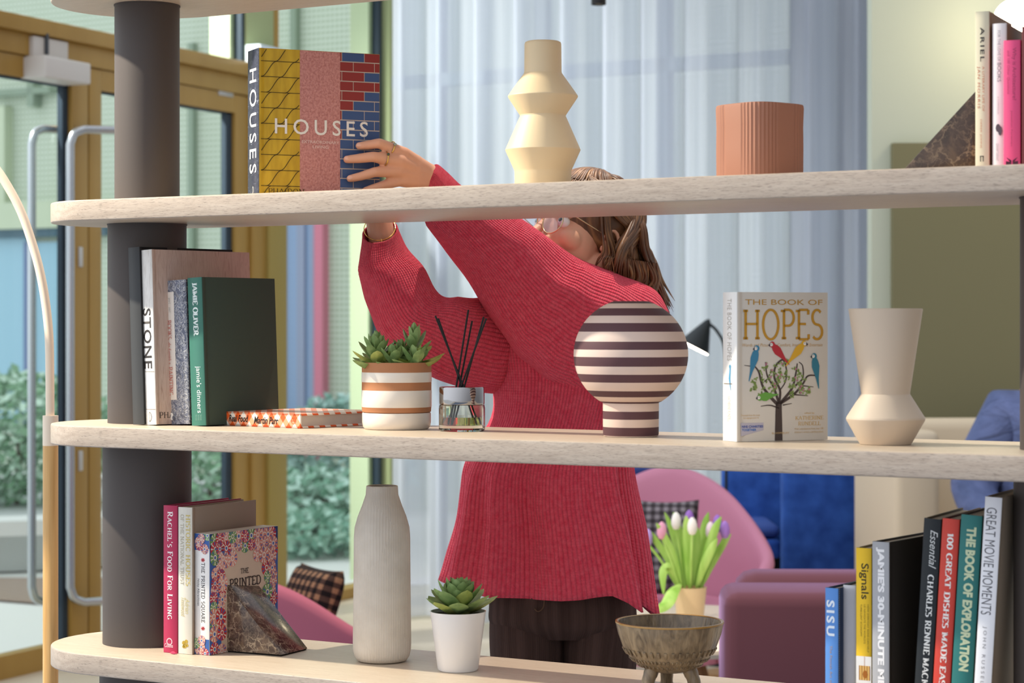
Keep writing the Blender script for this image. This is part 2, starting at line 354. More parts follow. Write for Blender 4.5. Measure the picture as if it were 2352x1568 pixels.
# curtain wall
CU0 = px(965, HY, 9.75); CU0.z = 0
def cs(x, off=0): r = (x - CX) / F; o = CU0 + N * off; return (r * o.y - o.x) / (U.x - r * U.y)
cm = NT('sheer_curtain', rough=.9); t_ = cm.t
wv = cm.noise(cm.coord('Object', (1, 1, .02)), 30, 3); colr = cm.ramp(wv, [(.3, '#d6dbe8'), (.7, '#e4e8f3')])
df = cm.n('ShaderNodeBsdfDiffuse'); tl = cm.n('ShaderNodeBsdfTranslucent'); tp = cm.n('ShaderNodeBsdfTransparent'); m1 = cm.n('ShaderNodeMixShader', Fac=.62); m2 = cm.n('ShaderNodeMixShader', Fac=.2)
t_.links.new(colr, df.inputs[0]); t_.links.new(colr, tl.inputs[0]); t_.links.new(df.outputs[0], m1.inputs[1]); t_.links.new(tl.outputs[0], m1.inputs[2]); t_.links.new(m1.outputs[0], m2.inputs[1]); t_.links.new(tp.outputs[0], m2.inputs[2]); t_.links.new(m2.outputs[0], cm.out.inputs[0])
bm = bmesh.new(); s0, s1 = cs(893), cs(2012); n = 900; rows = []
for k in range(n + 1):
    s = s0 + (s1 - s0) * k / n; ph = s * 2 * math.pi / .21 + 1.1 * math.sin(s * 2.3) + .7 * math.sin(s * 5.1 + 1)
    off = .05 * math.sin(ph) + .016 * math.sin(2.1 * ph + 1) + .02 * math.sin(s * 9)
    p = CU0 + U * s + N * off
    rows.append((bm.verts.new((p.x, p.y, .015)), bm.verts.new((p.x, p.y, 3.8))))
for a, b in zip(rows, rows[1:]): bm.faces.new((a[0], b[0], b[1], a[1]))
tag(obj('curtain', bm, cm.m, None, 180), 'floor-length grey sheer curtain drawn across the window wall', 'curtain')
UM = lambda o, off=0: Matrix.Translation(o + N * off) @ Matrix.Rotation(-TH, 4, 'Z')       # x along the boards' direction, y away from us
bm = bmesh.new(); box(bm, (cs(1815, .35), .35, 0), (cs(2600, .35), .45, 4), 0, UM(CU0)); struct('wall_back', bm, mat('#6f7678', .8))
bm = bmesh.new()
for x in (1000, 1240, 1520): box(bm, (cs(x, .5) - .03, .5, 0), (cs(x, .5) + .03, .56, 4), 0, UM(CU0))
z1 = CZ + (HY - 142) / F * 9.6; box(bm, (cs(900, .5), .5, z1 - .03), (cs(1815, .5), .56, z1 + .03), 0, UM(CU0)); struct('trim_6', bm, mat('#7d8a8c', .6))
# right wall with its olive panel
YR = 8.15; wl = NT('pale_green_wall', rough=.8); wl.color('#c6cbb7')
bm = bmesh.new(); a, b = px(2002, HY, YR), px(2900, HY, YR); box(bm, (a.x, YR, 0), (b.x, YR + .1, 4)); struct('wall_right', bm, wl.m)
bm = bmesh.new(); a, b = px(2051, HY, YR - .05), px(2900, HY, YR - .05); z1 = CZ + (HY - 328) / F * (YR - .05); box(bm, (a.x, YR - .05, .0), (b.x, YR, z1)); struct('trim_7', bm, mat('#7d7859', .75))
light('wall_light_glow', 'POINT', px(2330, 46, 7.8), (0, 0, 0), 2.2, (1, .82, .5), shadow_soft_size=.07)
t = tag(thing('wall_light', '', 'lamp', px(2330, 46, 7.95)), 'glowing white globe wall light at the top right corner', 'lamp')
bm = bmesh.new(); sphere(bm, (0, 0, 0), .074, 32, 20); obj('globe', bm, mat('#fff6e2', .4, emit=7.0, ecol='#fff0d2'), t, 60)
bm = bmesh.new(); tube(bm, [(0, .05, 0), (0, .2, 0)], .025, 16); obj('wall_bracket', bm, mat('#8d7a4a', .4, .7), t, 40)
# ceiling spotlight
t = tag(thing('ceiling_spotlight', '', 'spotlight', px(1375, 11, 7.2)), 'black cylindrical spotlight hanging at the top of the picture', 'spotlight')
bm = bmesh.new(); lathe(bm, [(.02, 0), (.0245, 0), (.0245, .24), (0, .24), ], 40); obj('housing', bm, mat('#1f1d1c', .5), t, 40)
bm = bmesh.new(); lathe(bm, [(0, .004), (.02, .004)], 32); obj('lens', bm, mat('#d9c9a6', .3), t, None)
bm = bmesh.new(); tube(bm, [(0, 0, .24), (0, 0, 1.2)], .006, 8); obj('drop_rod', bm, mat('#1f1d1c', .5), t, 60)

# ---------------------------------------------------------------- outside
FB = px(450, HY, 16.5); FB.z = 0; FM = UM(FB)
def fs(x, off=0): r = (x - CX) / F; o = FB + N * off; return (r * o.y - o.x) / (U.x - r * U.y)
def fY(x): return (FB + U * fs(x)).y
def fz(x, y): return CZ + (HY - y) / F * fY(x)
mesh = NT('perforated_facade', rough=.8); v = mesh.coord('Object', (1, 1, 1), (0, 0, TH)); X, _, Z = mesh.sep(v)[0:3]
s1_ = mesh.math('SINE', mesh.math('MULTIPLY', mesh.math('ADD', X, Z), 76)); s2_ = mesh.math('SINE', mesh.math('MULTIPLY', mesh.math('SUBTRACT', X, Z), 76))
mesh.color(mesh.mix(mesh.ramp(mesh.math('MULTIPLY', s1_, s2_), [(.0, 0.0), (.4, 1.0)]), '#b9c7ae', '#e6ede0'))
bm = bmesh.new(); box(bm, (fs(-3200), 0, -.2), (fs(2600), .3, 9), 0, FM); struct('wall_outside', bm, mesh.m, None)
def fpanel(name, items, m):
    bm = bmesh.new()
    for x0, y0, x1, y1, o0, o1 in items: box(bm, (fs(x0), -o1, fz((x0 + x1) / 2, y1)), (fs(x1), -o0, fz((x0 + x1) / 2, y0)), 0, FM)
    return struct(name, bm, m, None)
fpanel('trim_8', [(-900, 480, 262, 538, 0, .12), (10, 246, 30, 480, 0, .1)], mat('#cfdabd', .7))
fpanel('trim_9', [(-900, 238, 132, 252, 0, .1), (82, 190, 96, 246, 0, .1), (440, 100, 452, 1000, 0, .05), (676, 0, 690, 470, 0, .06)], mat('#93a48f', .7))
fpanel('trim_10', [(-900, 538, 262, 556, 0, .1)], mat('#4d6a78', .6))
blue = mat('#9cc8dc', .25, 0, .6); lil = mat('#98a5c4', .3, 0, .6)
fpanel('window_4', [(-900, 556, 66, 948, 0, .03), (84, 556, 142, 948, 0, .03)], blue); fpanel('window_5', [(66, 556, 84, 948, 0, .06), (-900, 948, 142, 968, 0, .05)], mat('#6d80a8', .5))
fpanel('window_6', [(660, 440, 736, 1046, 0, .03)], mat('#8fa8cf', .3, 0, .5)); fpanel('trim_11', [(630, 440, 660, 1046, 0, .06)], mat('#c09fc4', .6)); fpanel('trim_12', [(736, 440, 755, 1052, 0, .08), (630, 1040, 755, 1054, 0, .08)], mat('#e0829a', .6)); fpanel('window_7', [(690, 440, 708, 1040, 0, .05), (722, 440, 730, 1040, 0, .05)], mat('#9aa2bf', .5))
bm = bmesh.new(); a0, a1 = W0 - WV * 16 - WN * .06, W0 + WV * 14 - WN * .06
quad(bm, [(a0.x, a0.y, -.01), (a1.x, a1.y, -.01), (-2, 30, -.01), (-30, 30, -.01), (-30, -6, -.01)]); struct('ground_outside', bm, mat('#f0f1ec', .8), None)
# raised round planter with rim
t = tag(thing('planter', '', 'planter', (px(-60, HY, 13.4).x, 13.4, 0)), 'large round pale planter with a white rim outside the left door', 'planter')
bm = bmesh.new(); lathe(bm, [(1.85, 0), (1.9, .16), (1.96, .20), (1.96, .27), (1.72, .27), (1.7, .2), (0, .2)], 72)
obj('planter_wall', bm, mat('#c9cdcb', .7), t, 40)
bm = bmesh.new(); lathe(bm, [(1.975, .2), (1.98, .28), (1.7, .285), (1.69, .26)], 72); obj('white_rim', bm, mat('#f2f3f0', .6), t, 40)
bm = bmesh.new(); 
prism(bm, [(px(a, HY, b).x, b) for a, b in ((-400, 11.0), (150, 10.25), (560, 10.9), (560, 11.3), (-400, 11.3))], .01); o = obj('mulch_bed', bm, mat('#a59284', .9), None, None); o['kind'] = 'stuff'; tag(o, 'strip of brown mulch along the planter outside', 'mulch')
bm = bmesh.new(); box(bm, (fs(640, -1.5), -1.6, 0), (fs(900, -1.5), -1.4, .3), 0, FM); tag(obj('garden_wall', bm, mat('#eef0ea', .7), None, None), 'low white garden wall outside the fixed window', 'wall')
def shrub(label, c, r, n, seed, cols=('#93bd97', '#c9e4cf')):  # leaf colours paled and blued, bright outdoor haze included in the colour
    rr = random.Random(seed); bm = bmesh.new()
    for i in range(n):
        v = Vector((rr.gauss(0, 1), rr.gauss(0, 1), rr.gauss(0, 1))).normalized() * rr.uniform(.45, 1) ** .5
        p = Vector((v.x * r[0], v.y * r[1], v.z * r[2] + r[2])); L = rr.uniform(.05, .1); a = Vector((rr.gauss(0, 1), rr.gauss(0, 1), rr.gauss(0, .7))).normalized() * L; b = a.orthogonal().normalized() * L * .3
        f = bm.faces.new([bm.verts.new(q) for q in (p, p + a * .5 + b, p + a, p + a * .5 - b)]); f.material_index = rr.randint(0, 1)
    t = tag(thing('shrub', '', 'shrub', c), label, 'shrub')
    obj('foliage', bm, [mat(cols[0], .6), mat(cols[1], .6)], t, None, fin=False)
    bm = bmesh.new(); tube(bm, [(0, 0, 0), (.02, 0, r[2] * 1.2)], .02, 8); obj('stem', bm, mat('#6d5a48', .9), t, 60)
q = px(40, HY, 13.6); shrub('leafy shrub in the round planter seen through the left door glass', (q.x, q.y, .2), (.62, .5, .42), 2600, 1)
q = px(-190, HY, 13.4); shrub('leafy shrub cut off by the left edge of the picture in the round planter', (q.x, q.y, .2), (.42, .4, .45), 1600, 2)
q = px(270, HY, 15.6); shrub('shrub glimpsed between the gold door stile and the dark column', (q.x, q.y, .05), (.35, .4, .35), 1400, 3)
q = px(480, HY, 13.8); shrub('shrub seen through the narrow strip of door glass right of the column', (q.x, q.y, 0), (.4, .4, .36), 1600, 4)
q = px(740, HY, 13.2); shrub('spreading shrub outside the fixed window behind the bottle vase', (q.x, q.y, 0), (.42, .35, .22), 2000, 5, ('#8ab8a0', '#c6e4d6'))
q = px(800, HY, 15.2); shrub('far shrub against the facade above the low white garden wall', (q.x, q.y, .0), (.5, .12, .42), 2000, 6, ('#96bfb4', '#c2e0da'))
q = px(690, HY, 12.6); shrub('low shrub nearest the fixed window outside', (q.x, q.y, 0), (.5, .4, .12), 1400, 8, ('#7fb09a', '#b8dcca'))
# ---------------------------------------------------------------- materials used in many places
def wood_mat(name, c0, c1, c2, scale=1.0, groove=.35):
    q = NT(name, rough=.36, spec=.4)
    v = q.coord('Object', (5 * scale, 60 * scale, 60 * scale))
    v2 = q.coord('Object', (36 * scale, 640 * scale, 640 * scale))
    a = q.noise(v, 3, 5, .6); b = q.noise(v2, 3, 3, .3)
    c = q.ramp(a, [(.3, c0), (.55, c1), (.75, c2)])
    g = q.ramp(b, [(.3, groove), (.44, 1.0)])
    q.color(q.mix(1.0, c, g, 'MULTIPLY')); q.bump(b, .25, .0006)
    return q.m
OAK = wood_mat('limed_oak', '#cbbba6', '#c5b39d', '#bba892', 1, .7)
OAK_EDGE = wood_mat('limed_oak_edge', '#b9aa9b', '#af9f90', '#a29283', .8, .42)
COLUMN = NT('column_paint', rough=.55, spec=.35)
COLUMN.color('#4a4340'); COLUMN.bump(COLUMN.noise(COLUMN.coord('Object', (900, 900, 900)), 1, 2), .15, .0004); COLUMN = COLUMN.m

# ---------------------------------------------------------------- the shelf unit: five boards on two stepped columns
SC = SHs(SH(338, DEPTH / 2)); SR = SHs(SH(2460, DEPTH / 2))       # column centres along the boards
shelf_loc = O0 + U * SC + N * (DEPTH / 2); shelf_loc.z = 0
unit = thing('shelving_unit', 'open limed oak shelving unit with round ends on stepped dark columns', 'shelf', shelf_loc, -TH)
def board_bm(ln):
    poly = []; r = DEPTH / 2; n = 28
    for k in range(n + 1): a = math.pi / 2 + math.pi * k / n; poly.append((r * math.cos(a), r * math.sin(a)))
    for k in range(n + 1): a = -math.pi / 2 + math.pi * k / n; poly.append((ln + r * math.cos(a), r * math.sin(a)))
    bm = bmesh.new(); prism(bm, poly, TK)
    ed = [e for e in bm.edges if abs(e.verts[0].co.z - e.verts[1].co.z) < 1e-5]
    bmesh.ops.bevel(bm, geom=ed, offset=.003, segments=3, profile=.5, affect='EDGES')
    bm.normal_update()
    for f in bm.faces: f.material_index = 0 if abs(f.normal.z) > .95 else 1
    return bm
for i, z in ZS.items():
    o = obj('board', board_bm(SR - SC), [OAK, OAK_EDGE], unit, 30); o.location = (0, 0, z - TK)
TIER = {0: .118, 1: .143, 2: .161, 3: .172, 4: .18}
for s in (0, SR - SC):
    for i in range(5):
        z1 = ZS[i] - TK; z0 = ZS[i + 1] if i < 4 else 0
        r = TIER[i] / 2; bm = bmesh.new()
        lathe(bm, [(0, z0), (r, z0), (r, z1 - .002), (r + .0012, z1 - .002), (r + .0012, z1), (0, z1)], 96)
        o = obj('column_section', bm, COLUMN, unit, 40); o.location = (s, 0, 0)

# ---------------------------------------------------------------- books
PAGE = NT('page_edges', rough=.8, spec=.1)
_w = PAGE.n('ShaderNodeTexWave', Scale=1.0, Distortion=.8, Detail=2); PAGE.t.links.new(PAGE.coord('Object', (260, .001, .001)), _w.inputs[0])
PAGE.color(PAGE.ramp(_w.outputs['Fac'], [(0, '#b8afa2'), (1, '#e6dfd3')])); PAGE = PAGE.m
FRONT = {2: [(0, 967), (300, 979), (700, 996.4), (1000, 1005.3), (1200, 1014), (1600, 1025), (1900, 1032.7), (2352, 1044.6)], 3: [(0, 1482), (300, 1511.6), (400, 1522.5), (800, 1563), (1600, 1646)]}
def rowof(sh, x):
    """photographed row of a board's front top edge"""
    for (a, b), (c, d) in zip(FRONT[sh], FRONT[sh][1:]):
        if x <= c: return b + (d - b) * (x - a) / (c - a)
def book_root(name, label, shelf, pxL, pxM, pxR, ybase, ytop, phi, lean=0, D=None, group=None, d=None):
    z = ZS[shelf]
    if d is None:
        ybase += (HY + (CZ - z) * F / SH(pxM, 0).y) - rowof(shelf, pxM)
        Y = (CZ - z) * F / (ybase - HY); M = px(pxM, HY, Y); M.z = z
    else: M = SH(pxM, d, z)
    ph = R(phi); a = Vector((-math.cos(ph), math.sin(ph), 0)); b = Vector((math.sin(ph), math.cos(ph), 0))
    def hit(v, X): r = (X - CX) / F; return (r * M.y - M.x) / (v.x - r * v.y)
    t = hit(a, pxL); D = D or hit(b, pxR)
    H = CZ - (ytop - HY) / F * M.y - z
    le = R(lean); M = M.copy(); M.z += .0005 + (t * math.sin(-le) if le < 0 else 0)
    o = thing(name, label, 'book', M, 0, group); o.rotation_euler = (0, le, -ph)
    return o, t, D, H
def book_body(root, t, D, H, cover, spine=None, pages=PAGE, c=.0028, hard=True, rnd=0, corner=0):
    g = .0016 if hard else 0
    rt = [(0, D), (0, .015), (-g, .0115), (-g, .009), (0, .006)]
    lf = [(-t - x, y) for x, y in rt[::-1]]
    if rnd: sp = [(-t / 2 + t / 2 * math.cos(a), .0015 - rnd * math.sin(a)) for a in [math.pi * k / 12 for k in range(13)]]
    else: sp = [(0, .001), (-.001, 0), (-t + .001, 0), (-t, .001)]
    poly = rt + sp + lf + [(-t + c, D), (-t + c, c), (-c, c), (-c, D)]
    bm = bmesh.new(); prism(bm, poly, H)
    bm.normal_update()
    for f in bm.faces: f.material_index = 1 if abs(f.normal.y) > .3 and abs(f.normal.z) < .5 and f.calc_center_median().y < .0014 else 0
    obj('cover', bm, [cover, spine or cover], root, 50)
    bm = bmesh.new(); i = .003 if hard else .0002
    box(bm, (-t + c, c, i), (-c, D - (.004 if hard else .0005), H - i)); obj('pages', bm, pages, root, None)
SP = ((0, 0, -1), (1, 0, 0)); CV = ((0, 1, 0), (0, 0, 1))
def spine_text(root, t, H, txt, color, f0, f1, xf, hf, style='sans', name='spine_title', rnd=0, **kw):
    """letters down the spine from f0 to f1 (fractions of the height from the top); xf, hf = baseline and letter height across the thickness"""
    return lettering(txt, root, name, color, (-t + t * xf, -rnd, H * (1 - f0)), *SP, (f1 - f0) * H, hf * t, style, **kw)
def cover_text(root, D, H, txt, color, y0, y1, z, h, style='sans', name='cover_title', **kw):
    return lettering(txt, root, name, color, (0, D * y0, H * (1 - z)), *CV, (y1 - y0) * D, h * H, style, **kw)
def flat(bm, pts, x=0, lift=.0003, mi=0):
    """polygon on the cover plane, pts in (y, z)"""
    f = bm.faces.new([bm.verts.new((x + lift, p[0], p[1])) for p in pts]); f.material_index = mi
def strip(bm, pts, wd, lift=.0003, mi=0, plane='cover', x=0):
    """flat ribbon along pts; plane 'cover' -> (y,z), 'spine' -> (x,z)"""
    ws = wd if isinstance(wd, list) else [wd] * len(pts); L = []
    for i, p in enumerate(pts):
        a = Vector(pts[max(i - 1, 0)]); b = Vector(pts[min(i + 1, len(pts) - 1)]); d = (b - a).normalized(); n = Vector((-d.y, d.x)) * ws[i] / 2
        q = Vector(p); L.append((q + n, q - n))
    P = (lambda v: (x + lift, v.x, v.y)) if plane == 'cover' else (lambda v: (v.x, -lift, v.y))
    vs = [(bm.verts.new(P(a)), bm.verts.new(P(b))) for a, b in L]
    for (a, b), (c, d) in zip(vs, vs[1:]): bm.faces.new((a, b, d, c)).material_index = mi
def disc(bm, c, r, n=14, lift=.0003, mi=0, plane='cover', ry=None, clip=None):
    pts = [(c[0] + r * math.cos(2 * math.pi * k / n), c[1] + (ry or r) * math.sin(2 * math.pi * k / n)) for k in range(n)]
    if clip: pts = [(min(max(p[0], clip[0]), clip[1]), min(max(p[1], clip[2]), clip[3])) for p in pts]
    f = bm.faces.new([bm.verts.new((lift, p[0], p[1]) if plane == 'cover' else (p[0], -lift, p[1])) for p in pts]); f.material_index = mi
def clipsegs(pts, lo, hi):
    """keep the points of a polyline whose first coordinate lies in [lo, hi]"""
    return [p for p in pts if lo <= p[0] <= hi]

# --- the big architecture book on the upper board
r, t, D, H = book_root('book', 'thick yellow, pink and brick-striped book the woman is placing on the upper board', 1, 569, 594, 872, 0, 110, 65, d=.075)
HB = (r, t, D, H)
sp = NT('slate_spine', rough=.35); v = sp.coord('Object', (20, 60, 60), (0, R(35), 0))
sp.color(sp.ramp(sp.noise(v, 4, 6, 1.5), [(.35, '#2c2f3c'), (.62, '#3b3f4e'), (.72, '#777b88')]))
ye = NT('yellow_tile', rough=.35); ye.color(ye.ramp(ye.noise(ye.coord('Object', (40, 40, 10)), 2, 3), [(.3, '#b08a1c'), (.7, '#c8a127')]))
book_body(r, t, D, H, ye.m, sp.m)
pk = NT('pink_stucco', rough=.7); nv = pk.noise(pk.coord('Object', (260, 260, 260)), 1, 5, .5)
pk.color(pk.ramp(nv, [(.35, '#b0706a'), (.6, '#c98c84')])); pk.bump(nv, .9, .0016)
bm = bmesh.new(); flat(bm, [(D * .335, .0005), (D * .668, .0005), (D * .668, H - .0005), (D * .335, H - .0005)]); obj('stucco_panel', bm, pk.m, r, None)
bm = bmesh.new(); y0, y1 = .004, D * .335                           # roof tiles: rows of S-shaped joints
rows = 9.5; rh = H / rows
for k in range(11):
    zb = H - .022 - k * rh
    if .002 < zb: strip(bm, [(.016 if False else y0, zb), (y1, zb)], .0011, .0005)
    for s in range(-2, 4):
        xs = y0 + .012 + s * .034 + (k % 3) * .009; p = []
        for u in range(13):
            q = u / 12; yy = xs - .02 + .027 * q; zz = zb + rh * (.5 - .5 * math.cos(math.pi * q)) * 1.0
            if y0 <= yy <= y1 and .001 < zz < H - .001: p.append((yy, zz))
        if len(p) > 1: strip(bm, p, .0013, .0005)
obj('tile_joints', bm, mat('#4a3a10', .5), r, None)
bm = bmesh.new(); y0, y1 = D * .668, D - .0005; nr = 15; rh = H / nr
flat(bm, [(y0, .0005), (y1, .0005), (y1, H - .0005), (y0, H - .0005)], 0, .0003, 0)
red = {0: 'rbr', 1: 'rrr', 2: 'rrb', 3: 'rrr', 4: 'rrb', 5: 'rbb', 6: 'rbb', 7: 'bbb', 8: 'rbb', 9: 'bbb'}
W = y1 - y0
for k in range(nr):
    za, zb = H - k * rh - rh + .0016, H - k * rh - .0002
    cuts = [0, .05, .62, 1] if k % 2 == 0 else [0, .34, .88, 1]
    for j in range(3):
        a, b = y0 + W * cuts[j], y0 + W * cuts[j + 1] - (.0012 if j < 2 else 0)
        flat(bm, [(a, max(za, .0006)), (b, max(za, .0006)), (b, min(zb, H - .0006)), (a, min(zb, H - .0006))], 0, .0005, 1 if red.get(k, 'bbb')[j] == 'r' else 2)
obj('brick_panel', bm, [mat('#b9a99c', .7), mat('#8c3230', .5), mat('#3d5480', .5)], r, None)
spine_text(r, t, H, 'HOUSES', '#eeece6', .13, .84, .2, .6, track=1.35, bold=.004)
bm = bmesh.new(); disc(bm, (-t * .5, H * .045), .004, 14, .0003, 0, 'spine', .0065); disc(bm, (-t * .5, H * .045), .0032, 14, .0005, 1, 'spine', .0055); strip(bm, [(-t * .5, H * .02), (-t * .5, H * .075)], .0009, .0006, 0, 'spine'); obj('publisher_mark', bm, [mat('#d8d6d0'), mat('#343844')], r, None)
cover_text(r, D, H, 'HOUSES', '#e6ded4', .13, .9, .575, .105, track=1.4, lift=.0009, bold=.009)
cover_text(r, D, H, 'EXTRAORDINARY', '#dcbcb4', .35, .66, .632, .02, name='subtitle', lift=.0009, bold=.01); cover_text(r, D, H, 'LIVING', '#dcbcb4', .44, .57, .665, .02, name='subtitle', lift=.0009, bold=.01)
cover_text(r, D, H, 'PHAIDON', '#5d4412', .075, .37, .985, .04, 'serif', name='publisher_name', lift=.0009, thick=.12, thin=.05)

# --- middle board, left group
g = 'upright books at the left end of the middle board'
dark = mat('#3c3d3e', .55)
r, t, D, H = book_root('book', 'tall dark grey cloth-bound book, leftmost on the middle board against the column', 2, 305, 331, 545, 973.8, 568, 41, lean=-2.5, group=g)
book_body(r, t, D, H, mat('#1d1c1d', .6), dark)
st = NT('limestone_print', rough=.6); v = st.coord('Object', (70, 70, 8)); st.color(st.ramp(st.noise(v, 3, 5, .8), [(.3, '#b79c8e'), (.55, '#c9b0a2'), (.75, '#a98c7d')]))
ss = NT('pale_stone_print', rough=.6); v = ss.coord('Object', (90, 90, 10)); ss.color(ss.ramp(ss.noise(v, 3, 5, .8), [(.3, '#d8d2ca'), (.55, '#efebe4'), (.75, '#cfc8be')]))
r, t, D, H = book_root('book', 'tall book in pale stone-printed cover with STONE down its spine', 2, 331, 359, 584, 975, 574, 41, lean=-2.5, group=g)
book_body(r, t, D, H, st.m, ss.m)
spine_text(r, t, H, 'STONE', '#3a3634', .335, .68, .18, .62, track=1.1, bold=.012)
bm = bmesh.new(); disc(bm, (-t * .5, H * .045), .0052, 16, .0003, 0, 'spine', .008); disc(bm, (-t * .5, H * .045), .0044, 16, .0005, 1, 'spine', .0072); strip(bm, [(-t * .5, H * .015), (-t * .5, H * .075)], .0009, .0006, 0, 'spine'); obj('publisher_mark', bm, [mat('#4a4542'), mat('#e6e0d8')], r, None)
for f_ in (.305, .09): bm = bmesh.new(); strip(bm, [(-t + .001, H * f_), (-.001, H * (f_ - .003))], .0008, .0004, 0, 'spine'); obj('stone_joint', bm, mat('#8f857c'), r, None)
cover_text(r, D, H, 'PHAIDON', '#4b423c', .03, .36, .965, .035, 'serif', name='publisher_name', thick=.13, thin=.06)
mb = NT('marbled_paper', rough=.5); v = mb.coord('Object', (28, 28, 22)); nz = mb.noise(v, 2.2, 3, 3.5)
mb.color(mb.ramp(nz, [(.38, '#6c7080'), (.47, '#8d919f'), (.5, '#d7d4cf'), (.54, '#7a7d8b'), (.62, '#565a69'), (.7, '#a9a6a2')]))
mk = NT('dark_marbled_paper', rough=.5); v = mk.coord('Object', (28, 28, 22)); mk.color(mk.ramp(mk.noise(v, 2.2, 3, 3.5), [(.4, '#3b3a40'), (.52, '#45444c'), (.56, '#9a8f82'), (.6, '#4b4a52'), (.68, '#37363c')]))
r, t, D, H = book_root('book', 'slim book in grey marbled paper with a cream label on its rounded spine', 2, 383, 436, 560, 975.8, 645, 39.5, lean=-2.5, D=.16, group=g)
book_body(r, t, D, H, mk.m, mb.m, rnd=.006)
bm = bmesh.new(); zs = [H * .92, H * .17]; n = 5
xs = [-t * (.86 - .42 * k / n) for k in range(n + 1)]; yy = [.0015 - .0066 * math.sin(math.acos(max(-1, min(1, (x + t / 2) / (t / 2))))) for x in xs]
for k in range(n): quad(bm, [(xs[k], yy[k], zs[1]), (xs[k + 1], yy[k + 1], zs[1]), (xs[k + 1], yy[k + 1], zs[0]), (xs[k], yy[k], zs[0])])
lb = obj('spine_label', bm, mat('#efe6da', .6), r, 60)
def on_label(txt, f0, f1, h, col, xf=.24, **kw): return spine_text(r, t, H, txt, col, f0, f1, xf, h, rnd=.0062, **kw)
on_label('BOOKS', .275, .41, .2, '#c4766a', style='serif', thick=.14, thin=.07); on_label('do furnish a', .43, .58, .17, '#c4766a', shear=.3, name='spine_subtitle'); on_label('PAINTING', .60, .80, .2, '#c4766a', style='serif', thick=.14, thin=.07)
for k, (a, b, c) in enumerate(((.11, .125, .12), (.12, .15, .12), (.175, .19, .1), (.185, .21, .12))): on_label('Jamie Camplin'[:7], a, b + .012, .1, '#9a9a94', xf=.2 + .13 * (k % 2), name='author_name')
bm = bmesh.new(); disc(bm, (-t * .66, H * .055), .005, 10, .0062, 0, 'spine', .007); disc(bm, (-t * .58, H * .045), .0032, 10, .0064, 1, 'spine', .004); obj('publisher_mark', bm, [mat('#eceae6'), mat('#666a78')], r, None)
cl = NT('green_book_cloth', rough=.75); wv = cl.noise(cl.coord('Object', (1500, 1500, 1500)), 1, 2); cl.color('#3c493f'); cl.bump(wv, .3, .0004)
r, t, D, H = book_root('book', 'dark green cloth hardback with white spine lettering beside the marbled book', 2, 440, 473, 641, 978.4, 638, 38, lean=-2.5, group=g)
book_body(r, t, D, H, cl.m, mat('#3f7466', .5))
spine_text(r, t, H, 'JAMIE OLIVER', '#dfe9e4', .035, .395, .34, .36, 'serif', thick=.26, thin=.13, slab=.26, track=.05)
spine_text(r, t, H, "jamie's dinners", '#dfe9e4', .60, .915, .36, .42, name='spine_subtitle')
for k in range(3): spine_text(r, t, H, 'THE FOOD', '#7fa598', .925, .965, .3 + .16 * k, .11, name='publisher_name')

# --- the flat gingham book
gi = NT('gingham_print', rough=.3, spec=.4)
o_ = gi.coord('Object', (1, 1, 1)); X, Y_, Z = gi.sep(o_)[0:3]
def saw(e): return gi.math('FRACT', gi.math('MULTIPLY', e, 1 / .028))
p1 = gi.math('GREATER_THAN', saw(gi.math('ADD', gi.math('ADD', X, Y_), gi.math('MULTIPLY', Z, .8))), .5); p2 = gi.math('GREATER_THAN', saw(gi.math('SUBTRACT', gi.math('ADD', X, gi.math('MULTIPLY', Z, -.8)), Y_)), .5)
gi.color(gi.ramp(gi.math('MULTIPLY', gi.math('ADD', p1, p2), .5), [(0, '#f4ece2'), (.34, '#f2a27c'), (.67, '#e8622a')], 'CONSTANT'))
_q = lambda x, y: px(x, HY, (CZ - ZS[2]) * F / (y - HY + (HY + (CZ - ZS[2]) * F / SH(x, 0).y) - rowof(2, x))); A = _q(515, 976.2); B = _q(689.5, 985.7); L = (B - A).length; ang = math.atan2(B.y - A.y, B.x - A.x); hb = .0245
A.z = ZS[2] + .0005
r = tag(thing('book', '', 'book', A, ang), 'orange and white gingham book lying flat on the middle board', 'book')
bm = bmesh.new(); Wd = .21
for z0, z1 in ((0, .003), (hb - .003, hb)): box(bm, (0, .0, z0), (L, Wd, z1))
box(bm, (0, 0, 0), (L, .003, hb)); obj('cover', bm, gi.m, r, None)
pg = NT('flat_page_edges', rough=.8, spec=.1); wv = pg.n('ShaderNodeTexWave', Scale=1.0, Distortion=.5, _bands_direction='Z'); pg.t.links.new(pg.coord('Object', (.001, .001, 600)), wv.inputs[0]); pg.color(pg.ramp(wv.outputs['Fac'], [(0, '#b9aca0'), (1, '#d9cdc2')]))
bm = bmesh.new(); box(bm, (.002, .003, .003), (L - .003, Wd - .003, hb - .003)); obj('pages', bm, pg.m, r, None)
F1 = ((1, 0, 0), (0, 0, 1))
lettering('Real Food', r, 'spine_title', '#2c2622', (L * .065, 0, hb * .28), *F1, L * .26, hb * .5, shear=.25, bold=.02)
lettering('Martin Parr', r, 'author_name', '#2c2622', (L * .40, 0, hb * .2), *F1, L * .32, hb * .52, shear=.25, bold=.02)
bm = bmesh.new()
for k in range(12): a, b = 2 * math.pi * k / 12, 2 * math.pi * (k + 1) / 12; quad(bm, [(L * .915 + q * math.cos(e), -.0004, hb * .5 + q * 1 * math.sin(e)) for e, q in ((a, .0058), (b, .0058), (b, .0049), (a, .0049))])
quad(bm, [(L * .88, -.0004, hb * .48), (L * .95, -.0004, hb * .48), (L * .95, -.0004, hb * .53), (L * .88, -.0004, hb * .53)]); obj('publisher_mark', bm, mat('#c4653a'), r, None)

